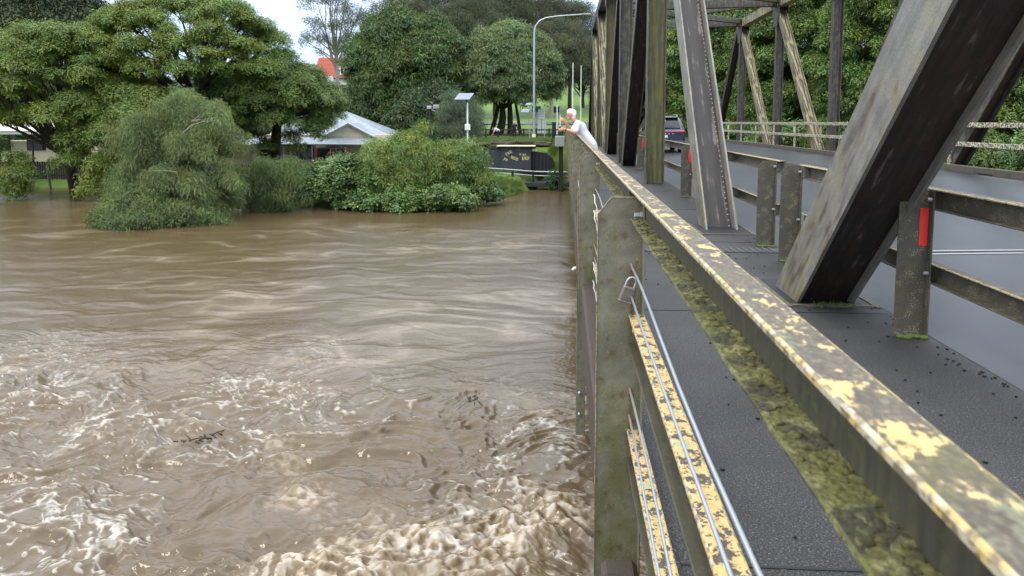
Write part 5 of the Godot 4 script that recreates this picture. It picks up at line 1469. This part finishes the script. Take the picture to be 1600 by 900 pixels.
	part(gs2, "edge", bx(Vector3(0.42, 2.62, 0.06), Vector3(0.16, 0.9, 0.05), 0.01), M.galv)
	var st := pole("thin_sign_post", "thin pale post standing in the grass right of the street lamp", "post", -1.8, -70.5, 3.3, 0.035, M.galv)
	part(st, "clip", bx(Vector3(0, 2.6, 0.04), Vector3(0.1, 0.2, 0.02)), M.galv)
	var gbx := thing("grey_box", "pale grey cabinet on a dark post beside the handrail's far end", "cabinet", Vector3(-0.35, -3.6, -56.5))
	part(gbx, "post", bx(Vector3(0.1, 2.4, -0.1), Vector3(0.32, 4.8, 0.3), 0.03), M.dark_timber)
	part(gbx, "cabinet", bx(Vector3(0.02, 3.72, 0.2), Vector3(0.72, 0.78, 0.3), 0.03), M.galv_dull)
	var bp := pole("dark_bollard", "squat black post where the handrail meets the park", "bollard", -0.9, -66.5, 1.7, 0.20, M.black)
	part(bp, "cap", bx(Vector3(0, 1.72, 0), Vector3(0.42, 0.08, 0.42), 0.02), M.dark_paint)
	# white van glimpsed behind the bridge portal
	var vp := Vector3(17.3, ground(17.3, -82.0), -82.0)
	var van := thing("white_sign_board", "white leaning board glimpsed in the leaves behind the second leaning truss post", "board", Vector3(16.0, 1.4, -82.0))
	part(van, "board", bx(Vector3(0, 2.1, 0), Vector3(0.9, 1.5, 0.06), 0.02, Basis(Vector3(0, 0, 1), 0.2)), M.white)
	part(van, "leg", bx(Vector3(0.1, 0.6, -0.06), Vector3(0.1, 2.6, 0.06)), M.galv_dull)
	# a floating branch
	var br := MB.new()
	for i in 16:
		var a := Vector3(rg.randf_range(-0.35, 0.35), rg.randf_range(-0.05, 0.02), rg.randf_range(-0.14, 0.14))
		br.tube(curve(a, a + Vector3(rg.randfn() * 0.12, rg.randf() * 0.06, rg.randfn() * 0.08), Vector3(0, 0.02, 0), 4), 0.013, 0.006, 5)
	for s in [[Vector3(-6.0, WATER + 0.06, -11.9), "tangle of dark floating twigs caught in the foam at lower left"], [Vector3(-1.7, WATER + 0.03, -14.2), "tangle of dark floating twigs nearer the bridge"]]:
		var o := part(self, "floating_branch", br.mesh(), M.bark, Transform3D(Basis(Vector3.UP, s[0].x), s[0]))
		tag(o, s[1], "branch", "floating twigs")

# ------------------------------------------------------------------ people
func nets(bones: Array, cell: float, k: float) -> MB:      # bones: [a, b, ra, rb]; one skin round all of them
	var lo := Vector3.ONE * 1e9; var hi := -lo
	for b in bones:
		var r: float = maxf(b[2], b[3]) + 3.0 * cell
		lo = lo.min(b[0] - Vector3.ONE * r).min(b[1] - Vector3.ONE * r); hi = hi.max(b[0] + Vector3.ONE * r).max(b[1] + Vector3.ONE * r)
	var nx := int((hi.x - lo.x) / cell) + 2; var ny := int((hi.y - lo.y) / cell) + 2; var nzz := int((hi.z - lo.z) / cell) + 2
	var f := PackedFloat32Array(); f.resize(nx * ny * nzz); f.fill(1.0)
	for b in bones:
		var a: Vector3 = b[0]; var e: Vector3 = b[1]; var ra: float = b[2]; var rb: float = b[3]
		var r := maxf(ra, rb) + k + 2.0 * cell
		var i0 := ((a.min(e) - Vector3.ONE * r - lo) / cell).floor(); var i1 := ((a.max(e) + Vector3.ONE * r - lo) / cell).ceil()
		var ba := e - a
		var bl := maxf(ba.length_squared(), 1e-9)
		for z in range(maxi(0, int(i0.z)), mini(nzz, int(i1.z) + 1)):
			for y in range(maxi(0, int(i0.y)), mini(ny, int(i1.y) + 1)):
				for x in range(maxi(0, int(i0.x)), mini(nx, int(i1.x) + 1)):
					var p := lo + Vector3(x, y, z) * cell
					var t := clampf((p - a).dot(ba) / bl, 0.0, 1.0)
					var d := p.distance_to(a + ba * t) - lerpf(ra, rb, t)
					var q := (z * ny + y) * nx + x
					var g := f[q]
					var h := maxf(k - absf(d - g), 0.0) / k
					f[q] = minf(d, g) - h * h * k * 0.25
	var m := MB.new()
	var id := PackedInt32Array(); id.resize(f.size()); id.fill(-1)
	var off := [0, 1, nx, nx + 1, nx * ny, nx * ny + 1, nx * ny + nx, nx * ny + nx + 1]
	for z in nzz - 1:
		for y in ny - 1:
			for x in nx - 1:
				var q := (z * ny + y) * nx + x
				var s := 0
				for c in 8:
					if f[q + off[c]] < 0.0: s += 1
				if s == 0 or s == 8: continue
				var sum := Vector3.ZERO; var cnt := 0
				for e in [[0, 1], [2, 3], [4, 5], [6, 7], [0, 2], [1, 3], [4, 6], [5, 7], [0, 4], [1, 5], [2, 6], [3, 7]]:
					var fa := f[q + off[e[0]]]; var fb := f[q + off[e[1]]]
					if (fa < 0.0) != (fb < 0.0):
						var t := fa / (fa - fb)
						var pa := Vector3(e[0] & 1, (e[0] >> 1) & 1, e[0] >> 2); var pb := Vector3(e[1] & 1, (e[1] >> 1) & 1, e[1] >> 2)
						sum += pa.lerp(pb, t); cnt += 1
				id[q] = m.v.size()
				var gx := f[q + 1] - f[q] + f[q + off[7]] - f[q + off[6]]; var gy := f[q + nx] - f[q] + f[q + off[7]] - f[q + off[5]]; var gz := f[q + nx * ny] - f[q] + f[q + off[7]] - f[q + off[3]]
				m.vert(lo + (Vector3(x, y, z) + sum / cnt) * cell, Vector3(gx, gy, gz).normalized())
	for z in range(1, nzz - 1):
		for y in range(1, ny - 1):
			for x in range(1, nx - 1):
				var q := (z * ny + y) * nx + x
				for ax in 3:
					var st: int = [1, nx, nx * ny][ax]
					var a := f[q] < 0.0
					if a == (f[q + st] < 0.0): continue
					var u: int = [nx, nx * ny, 1][ax]; var w: int = [nx * ny, 1, nx][ax]
					var c0 := id[q]; var c1 := id[q - u]; var c2 := id[q - u - w]; var c3 := id[q - w]
					if c0 < 0 or c1 < 0 or c2 < 0 or c3 < 0: continue
					if a: m.idx.append_array([c0, c2, c1, c0, c3, c2])
					else: m.idx.append_array([c0, c1, c2, c0, c2, c3])
	return m
func hand_bones(w: Vector3, dir: Vector3, out: Vector3, curl: float) -> Array:      # wrist, direction of the fingers, direction of the thumb
	var o := []
	var down := dir.cross(out).normalized()
	var palm := w + dir * 0.085
	o.append([w, palm, 0.024, 0.030])
	for i in 4:
		var s := (i - 1.5) * 0.019
		var root := palm + out * (-s) * 1.0
		o.append([w + dir * 0.03 + out * (-s) * 0.7, root, 0.014, 0.012])
		var L: float = [0.070, 0.080, 0.076, 0.058][i]
		var d1 := (dir + down * curl * 0.5 - out * s * 4.0).normalized()
		var d2 := (dir + down * curl * 1.5).normalized()
		o.append([root, root + d1 * L * 0.5, 0.0105, 0.0095]); o.append([root + d1 * L * 0.5, root + d1 * L * 0.5 + d2 * L * 0.5, 0.0095, 0.008])
	var tb0 := w + dir * 0.03 + out * 0.022
	var td := (dir * 0.7 + out * 0.8 + down * 0.2).normalized()
	o.append([tb0, tb0 + td * 0.035, 0.014, 0.012]); o.append([tb0 + td * 0.035, tb0 + (td * 0.6 + dir * 0.4) * 0.065, 0.012, 0.010])
	return o
func head_bones(c: Vector3, face: Vector3) -> Array:
	var up := Vector3.UP
	var sd := face.cross(up).normalized()
	var o := [[c + up * 0.025 - face * 0.015, c + up * 0.02 + face * 0.012, 0.093, 0.088], [c - up * 0.04 + face * 0.03, c - up * 0.085 + face * 0.058, 0.062, 0.036], [c + up * 0.005 + face * 0.092, c - up * 0.030 + face * 0.113, 0.010, 0.016], [c + up * 0.03 + face * 0.078 + sd * 0.032, c + up * 0.03 + face * 0.078 - sd * 0.032, 0.018, 0.018], [c - up * 0.066 + face * 0.082 + sd * 0.016, c - up * 0.066 + face * 0.082 - sd * 0.016, 0.011, 0.011]]
	for s in [-1.0, 1.0]:
		o.append([c + sd * s * 0.086 + up * 0.02 - face * 0.012, c + sd * s * 0.088 - up * 0.028 - face * 0.004, 0.017, 0.011])
	return o
func build_people() -> void:
	var m := thing("person", "white haired man in pale grey tee shirt leaning on the handrail looking at the river", "person", Vector3(0.62, 0, -18.8))
	# joints, relative to his feet; he faces the river (-x)
	var hip := Vector3(0.02, 0.98, 0.0); var chest := Vector3(-0.22, 1.36, 0.0); var neck := Vector3(-0.36, 1.58, 0.0); var head := Vector3(-0.455, 1.715, 0.0)
	var shl := Vector3(-0.31, 1.475, 0.20); var shr := Vector3(-0.31, 1.475, -0.20)
	var ell := Vector3(-0.36, 1.30, 0.30); var wrl := Vector3(-0.61, 1.37, 0.20)
	var elr := Vector3(-0.44, 1.30, -0.22); var wrr := Vector3(-0.60, 1.53, -0.13)
	var skin := []
	for s in [[shl, ell, wrl], [shr, elr, wrr]]:
		skin.append([s[0], s[1], 0.056, 0.045]); skin.append([s[1], s[2], 0.045, 0.029])
	skin.append([neck - Vector3(-0.03, 0.07, 0), head - Vector3(-0.02, 0.05, 0), 0.062, 0.058])
	skin.append([hip, chest, 0.12, 0.13]); skin.append([shl, shr, 0.06, 0.06])
	for s in [1.0, -1.0]:
		var hj := hip + Vector3(0, -0.04, 0.10 * s); var kn := Vector3(0.03, 0.52, 0.11 * s); var an := Vector3(0.10 - 0.08 * s, 0.09, 0.12 * s)
		skin.append([hj, kn, 0.085, 0.058]); skin.append([kn, an, 0.056, 0.038]); skin.append([an, an + Vector3(-0.15, -0.055, 0), 0.04, 0.032])
	skin.append_array(head_bones(head, Vector3(-1, -0.1, 0.12).normalized()))
	skin.append_array(hand_bones(wrl, Vector3(-1, -0.15, 0.1).normalized(), Vector3(0.1, 0.9, 0.2).normalized(), 0.6))
	skin.append_array(hand_bones(wrr, Vector3(-0.75, 0.62, 0.1).normalized(), Vector3(0.6, 0.75, 0.0).normalized(), 0.45))
	part(m, "body", nets(skin, 0.011, 0.018).mesh(), M.skin)
	var sh := [[hip + Vector3(0.02, 0.02, 0.08), chest + Vector3(0.0, 0, 0.09), 0.125, 0.125], [hip + Vector3(0.02, 0.02, -0.08), chest + Vector3(0, 0, -0.09), 0.125, 0.125], [chest + Vector3(-0.0, 0.05, 0.1), chest + Vector3(0, 0.05, -0.1), 0.13, 0.13], [shl + Vector3(0.02, 0.01, 0), shr + Vector3(0.02, 0.01, 0), 0.088, 0.088], [chest, neck - Vector3(-0.03, 0.07, 0), 0.13, 0.075], [hip + Vector3(0.03, -0.08, 0.05), hip + Vector3(0.03, -0.08, -0.05), 0.14, 0.14]]
	for s in [[shl, ell], [shr, elr]]: sh.append([s[0], s[0].lerp(s[1], 0.78), 0.080, 0.066])
	part(m, "tee_shirt", nets(sh, 0.016, 0.05).mesh(), M.shirt)
	var st := [[hip + Vector3(0, -0.12, 0.09), Vector3(0.04, 0.50, 0.11), 0.115, 0.085], [hip + Vector3(0, -0.12, -0.09), Vector3(0.04, 0.50, -0.11), 0.115, 0.085], [hip + Vector3(0.01, -0.06, 0.06), hip + Vector3(0.01, -0.06, -0.06), 0.125, 0.125]]
	part(m, "shorts", nets(st, 0.018, 0.04).mesh(), M.navy)
	var face := Vector3(-1, -0.1, 0.12).normalized()
	var hr := [[head + Vector3(0.025, 0.045, 0), head + Vector3(-0.03, 0.065, 0), 0.098, 0.082], [head + Vector3(0.05, 0.0, 0.03), head + Vector3(0.045, -0.055, 0.03), 0.066, 0.05], [head + Vector3(0.05, 0.0, -0.03), head + Vector3(0.045, -0.055, -0.03), 0.066, 0.05]]
	part(m, "hair", nets(hr, 0.010, 0.02).mesh(), M.hair)
	for s in [1.0, -1.0]:
		var an := Vector3(0.10 - 0.08 * s, 0.05, 0.12 * s)
		part(m, "shoe", nets([[an + Vector3(0.05, -0.005, 0), an + Vector3(-0.17, -0.015, 0), 0.045, 0.036]], 0.014, 0.02).mesh(), M.dark_paint)
	var strap := PackedVector3Array()
	for i in 17:
		var a := TAU * i / 16.0
		strap.append(neck + Vector3(0.015 + cos(a) * 0.078, -0.005 + cos(a) * 0.022 - 0.02, sin(a) * 0.086))
	part(m, "neck_strap", tb(strap, 0.010, 0.010, 6), M.black)
	var band := PackedVector3Array()
	var ax := (wrl - ell).normalized(); var s1 := ax.cross(Vector3.UP).normalized(); var s2 := s1.cross(ax)
	for i in 13:
		var a := TAU * i / 12.0
		band.append(wrl - ax * 0.035 + (s1 * cos(a) + s2 * sin(a)) * 0.034)
	part(m, "wrist_watch", tb(band, 0.010, 0.010, 6), M.black)
	# two people in the park
	var gy := ground(-4.75, -73.5)
	var p := thing("person", "fair haired person in black clothes standing in the park under the round tree", "person", Vector3(-4.75, gy, -73.5))
	var b := [[Vector3(0, 0.95, 0), Vector3(0, 1.35, 0), 0.14, 0.16], [Vector3(-0.17, 1.38, 0), Vector3(0.17, 1.38, 0), 0.07, 0.07], [Vector3(0, 1.4, 0), Vector3(0, 1.5, 0), 0.055, 0.05], [Vector3(-0.2, 1.38, 0), Vector3(-0.27, 1.1, 0.04), 0.055, 0.045], [Vector3(-0.27, 1.1, 0.04), Vector3(-0.2, 1.05, 0.26), 0.045, 0.032], [Vector3(0.2, 1.38, 0), Vector3(0.28, 1.1, 0.03), 0.055, 0.045], [Vector3(0.28, 1.1, 0.03), Vector3(0.26, 0.84, 0.08), 0.045, 0.032]]
	for s in [-1.0, 1.0]:
		b.append([Vector3(0.09 * s, 0.9, 0), Vector3(0.10 * s, 0.5, 0.02), 0.10, 0.07]); b.append([Vector3(0.10 * s, 0.5, 0.02), Vector3(0.10 * s, 0.07, 0), 0.065, 0.045]); b.append([Vector3(0.10 * s, 0.05, 0), Vector3(0.11 * s, 0.03, 0.16), 0.045, 0.035])
	part(p, "body", nets(b, 0.024, 0.04).mesh(), M.black)
	part(p, "head", nets(head_bones(Vector3(0, 1.60, 0.01), Vector3(-0.2, 0, 1).normalized()), 0.012, 0.02).mesh(), M.skin)
	part(p, "hair", nets([[Vector3(0, 1.64, -0.02), Vector3(0, 1.64, 0), 0.10, 0.09], [Vector3(0, 1.6, -0.05), Vector3(0, 1.45, -0.07), 0.07, 0.05]], 0.014, 0.02).mesh(), mat(C(196, 160, 92), 0.8))
	for hnd in [[Vector3(-0.2, 1.05, 0.26), Vector3(0.1, 0, 1)], [Vector3(0.26, 0.84, 0.08), Vector3(0, -1, 0.1)]]:
		part(p, "hand", nets(hand_bones(hnd[0], hnd[1].normalized(), Vector3(1, 0.1, 0), 0.4), 0.008, 0.008).mesh(), M.skin)
	gy = ground(-6.35, -73.5)
	var q := thing("person", "person in white top and dark trousers bending down in the park beside the standing person", "person", Vector3(-6.35, gy, -73.5))
	var c := [[Vector3(0.08, 0.86, 0), Vector3(-0.2, 1.02, 0.1), 0.14, 0.15]]
	var lg := []
	for s in [-1.0, 1.0]:
		lg.append([Vector3(0.10, 0.84, 0.09 * s), Vector3(0.0, 0.47, 0.1 * s), 0.10, 0.07]); lg.append([Vector3(0.0, 0.47, 0.1 * s), Vector3(0.08, 0.07, 0.1 * s), 0.065, 0.045]); lg.append([Vector3(0.08, 0.05, 0.1 * s), Vector3(-0.08, 0.03, 0.1 * s), 0.045, 0.035])
		c.append([Vector3(-0.26, 1.02, 0.1 + 0.15 * s), Vector3(-0.36, 0.76, 0.1 + 0.16 * s), 0.055, 0.045])
	var sk := head_bones(Vector3(-0.42, 1.10, 0.12), Vector3(-0.9, -0.4, 0.2).normalized())
	sk.append([Vector3(-0.28, 1.06, 0.1), Vector3(-0.39, 1.07, 0.12), 0.06, 0.055])
	for s in [-1.0, 1.0]:
		sk.append([Vector3(-0.36, 0.76, 0.1 + 0.16 * s), Vector3(-0.46, 0.54, 0.1 + 0.1 * s), 0.042, 0.03])
		sk.append_array(hand_bones(Vector3(-0.46, 0.54, 0.1 + 0.1 * s), Vector3(-0.4, -0.9, 0).normalized(), Vector3(-0.9, 0.3, 0).normalized(), 0.4))
	sk.append([Vector3(-0.28, 1.04, 0.1), Vector3(0.08, 0.86, 0), 0.1, 0.1])
	for s in [-1.0, 1.0]: sk.append([Vector3(-0.28, 1.04, 0.1), Vector3(-0.36, 0.76, 0.1 + 0.16 * s), 0.05, 0.042])
	part(q, "body", nets(sk, 0.012, 0.02).mesh(), M.skin)
	part(q, "white_top", nets(c, 0.022, 0.05).mesh(), M.shirt)
	part(q, "trousers", nets(lg, 0.022, 0.04).mesh(), M.black)
	part(q, "hair", nets([[Vector3(-0.40, 1.15, 0.12), Vector3(-0.38, 1.13, 0.12), 0.10, 0.09]], 0.014, 0.02).mesh(), M.dark_timber)

# ------------------------------------------------------------------ car
func loft(secs: Array, closed_ends := true) -> MB:      # sections: arrays of points, same count, running away from the camera
	var b := MB.new()
	for i in secs.size() - 1:
		var s0: Array = secs[i]; var s1: Array = secs[i + 1]
		for k in s0.size():
			var k2 := (k + 1) % s0.size()
			b.quad(s0[k], s0[k2], s1[k2], s1[k])
	if closed_ends:
		for e in [[secs[0], false], [secs[-1], true]]:
			var s: Array = e[0]
			for k in range(1, s.size() - 1):
				if e[1]: b.tri(s[0], s[k + 1], s[k])
				else: b.tri(s[0], s[k], s[k + 1])
	b.smooth(0.55)
	return b
func ring(hw: float, lo: float, hi: float, z: float, top_in := 0.06, bot_in := 0.05) -> Array:      # rounded box outline, counter-clockwise from behind
	var o := []
	var h := hi - lo
	for p in [[1.0 - bot_in / hw, 0.0], [1.0 - bot_in * 0.3 / hw, 0.05], [1.0, 0.22], [1.0, 0.55], [1.0 - 0.02 / hw, 0.8], [1.0 - top_in * 0.6 / hw, 0.95], [1.0 - top_in * 1.4 / hw, 1.0]]:
		o.append(Vector3(p[0] * hw, lo + p[1] * h, z))
	var r := o.duplicate(); r.reverse()
	for p in r: o.append(Vector3(-p.x, p.y, z))
	return o
func build_car() -> void:
	var x := 4.78
	var t := thing("parked_car", "dark blue SUV seen from behind, waiting on the bridge road past the mossy post", "car", Vector3(x, road_y(x), -37.0))
	t.scale = Vector3.ONE * 1.05
	var paint_m := mat(C(18, 24, 56), 0.22)
	paint_m.clearcoat_enabled = true; paint_m.clearcoat = 1.0; paint_m.clearcoat_roughness = 0.05
	var secs := [ring(0.80, 0.48, 0.98, 0.0), ring(0.88, 0.40, 1.03, -0.06), ring(0.92, 0.34, 1.06, -0.3), ring(0.93, 0.30, 1.06, -0.9), ring(0.93, 0.28, 1.04, -2.2), ring(0.92, 0.28, 1.02, -3.2), ring(0.90, 0.30, 0.98, -3.9), ring(0.84, 0.36, 0.90, -4.35), ring(0.70, 0.42, 0.80, -4.5)]
	part(t, "body", loft(secs).mesh(), paint_m)
	var cab := []
	for s in [[-0.16, 1.05, 0.86, 0.84], [-0.42, 1.38, 0.80, 0.74], [-0.60, 1.56, 0.74, 0.66], [-0.85, 1.64, 0.70, 0.62], [-1.8, 1.68, 0.70, 0.62], [-2.5, 1.64, 0.69, 0.61], [-3.3, 1.06, 0.80, 0.78]]:
		var o := []
		for p in [[0.88, 1.0], [s[2] + 0.01, s[1] - 0.06], [s[3] + 0.04, s[1] - 0.015], [s[3] - 0.08, s[1]]]: o.append(Vector3(p[0], p[1], s[0]))
		var r := o.duplicate(); r.reverse()
		for p in r: o.append(Vector3(-p.x, p.y, s[0]))
		cab.append(o)
	part(t, "cabin", loft(cab).mesh(), paint_m)
	var rw := MB.new()
	rw.quad(Vector3(-0.70, 1.12, -0.185), Vector3(0.70, 1.12, -0.185), Vector3(0.60, 1.50, -0.50), Vector3(-0.60, 1.50, -0.50))
	part(t, "rear_window", rw.mesh(), M.glass_dark, Transform3D(Basis(), Vector3(0, 0.012, 0.014)))
	for s in [-1.0, 1.0]:
		var sw := MB.new()
		var q := [Vector3(s * 0.875, 1.12, -0.75), Vector3(s * 0.875, 1.12, -2.9), Vector3(s * 0.735, 1.56, -2.45), Vector3(s * 0.745, 1.58, -0.95)]
		if s < 0: sw.quad(q[0], q[3], q[2], q[1])
		else: sw.quad(q[0], q[1], q[2], q[3])
		part(t, "side_window", sw.mesh(), M.glass_dark, Transform3D(Basis(), Vector3(s * 0.012, 0, 0)))
	part(t, "rear_spoiler", bx(Vector3(0, 1.60, -0.56), Vector3(1.3, 0.04, 0.3), 0.015), paint_m)
	part(t, "tail_light_bar", bx(Vector3(0, 0.955, -0.01), Vector3(1.30, 0.05, 0.06), 0.015), M.tail)
	for s in [-1.0, 1.0]:
		part(t, "tail_light", bx(Vector3(s * 0.72, 0.95, -0.05), Vector3(0.34, 0.10, 0.16), 0.03), M.tail)
		part(t, "roof_rail", tb(PackedVector3Array([Vector3(s * 0.64, 1.63, -0.9), Vector3(s * 0.65, 1.72, -1.1), Vector3(s * 0.65, 1.73, -2.2), Vector3(s * 0.64, 1.66, -2.4)]), 0.02), M.galv)
		part(t, "mirror", bx(Vector3(s * 1.03, 1.12, -2.75), Vector3(0.2, 0.15, 0.12), 0.04), M.black)
		part(t, "exhaust", tb(PackedVector3Array([Vector3(s * 0.55, 0.33, 0.0), Vector3(s * 0.55, 0.33, -0.3)]), 0.04), M.galv)
		for z in [-0.85, -3.6]:
			var w := MB.new()
			w.lathe(PackedVector2Array([Vector2(0.0, 0.11), Vector2(0.22, 0.11), Vector2(0.33, 0.10), Vector2(0.36, 0.06), Vector2(0.36, -0.06), Vector2(0.33, -0.11), Vector2(0.0, -0.11)]), Vector3(s * 0.82, 0.36, z), Vector3(s, 0, 0), 20)
			var wh := part(t, "wheel", w.mesh(), M.black)
			var rm := MB.new()
			rm.lathe(PackedVector2Array([Vector2(0.0, 0.125), Vector2(0.20, 0.118), Vector2(0.23, 0.113)]), Vector3(s * 0.82, 0.36, z), Vector3(s, 0, 0), 10)
			part(wh, "rim", rm.mesh(), M.galv_dull)
	part(t, "bumper", bx(Vector3(0, 0.46, -0.04), Vector3(1.7, 0.2, 0.22), 0.06), M.dark_paint)
	part(t, "number_plate", bx(Vector3(-0.1, 0.74, 0.015), Vector3(0.40, 0.12, 0.03), 0.006), M.white)
	for i in 5: part(t, "badge_letter", bx(Vector3(-0.34 + i * 0.17, 0.865, 0.004), Vector3(0.07, 0.045, 0.02), 0.004), M.galv)
	part(t, "window_sticker", bx(Vector3(-0.12, 1.47, -0.455), Vector3(0.34, 0.05, 0.012), 0.002, Basis(Vector3.RIGHT, -0.69)), M.white)
	part(t, "wiper", tb(PackedVector3Array([Vector3(0.05, 1.15, -0.19), Vector3(0.32, 1.19, -0.215), Vector3(0.40, 1.20, -0.225)]), 0.012), M.black)

# ------------------------------------------------------------------ scene
func _ready() -> void:
	var cam := Camera3D.new()
	cam.name = "camera"
	add_child(cam)
	var lens := CameraAttributesPhysical.new()
	lens.frustum_focal_length = 5.7; lens.frustum_focus_distance = 14.0; lens.exposure_aperture = 2.0
	lens.frustum_near = 0.05; lens.frustum_far = 1500.0
	cam.attributes = lens
	cam.position = Vector3(0, 1.55, 0)
	cam.rotation = Vector3(deg_to_rad(-5.70), deg_to_rad(3.883), 0)
	cam.projection = Camera3D.PROJECTION_FRUSTUM
	cam.near = 0.05; cam.far = 1500.0
	cam.size = 0.05 * 900.0 / 1202.0
	cam.frustum_offset = Vector2(0, -140.0 / 1202.0 * 0.05)
	cam.current = true
	var we := WorldEnvironment.new()
	we.name = "world_environment"
	var env := Environment.new()
	env.background_mode = Environment.BG_SKY
	var sky := Sky.new()
	var sm_ := ProceduralSkyMaterial.new()
	sm_.sky_top_color = C(246, 250, 255)
	sm_.sky_horizon_color = C(146, 164, 190)
	sm_.sky_curve = 0.6
	sm_.sky_energy_multiplier = 1.6
	sm_.ground_bottom_color = C(80, 76, 66); sm_.ground_horizon_color = C(150, 150, 145)
	sm_.sun_angle_max = 1.0
	sky.sky_material = sm_
	env.sky = sky
	env.background_energy_multiplier = 1.0
	env.tonemap_mode = Environment.TONE_MAPPER_LINEAR
	env.tonemap_exposure = 1.15
	env.sdfgi_enabled = true; env.ssao_enabled = true; env.ssil_enabled = true
	we.environment = env
	add_child(we)
	var sun := DirectionalLight3D.new()
	sun.name = "sun"
	sun.light_energy = 0.5
	sun.light_angular_distance = 14.0
	sun.light_color = Color(1.0, 0.97, 0.92)
	sun.shadow_enabled = true
	add_child(sun)
	sun.look_at_from_position(Vector3(-30, 50, 22), Vector3.ZERO)
	make_materials()
	M.moss_green = mat(C(74, 88, 40), 0.95)
	M.solar = mat(C(120, 126, 150), 0.3)
	M.tail = mat(C(176, 24, 34), 0.25)
	build_ground()
	build_water()
	build_bridge()
	build_house()
	build_park()
	build_plants()
	build_car()
	build_people()
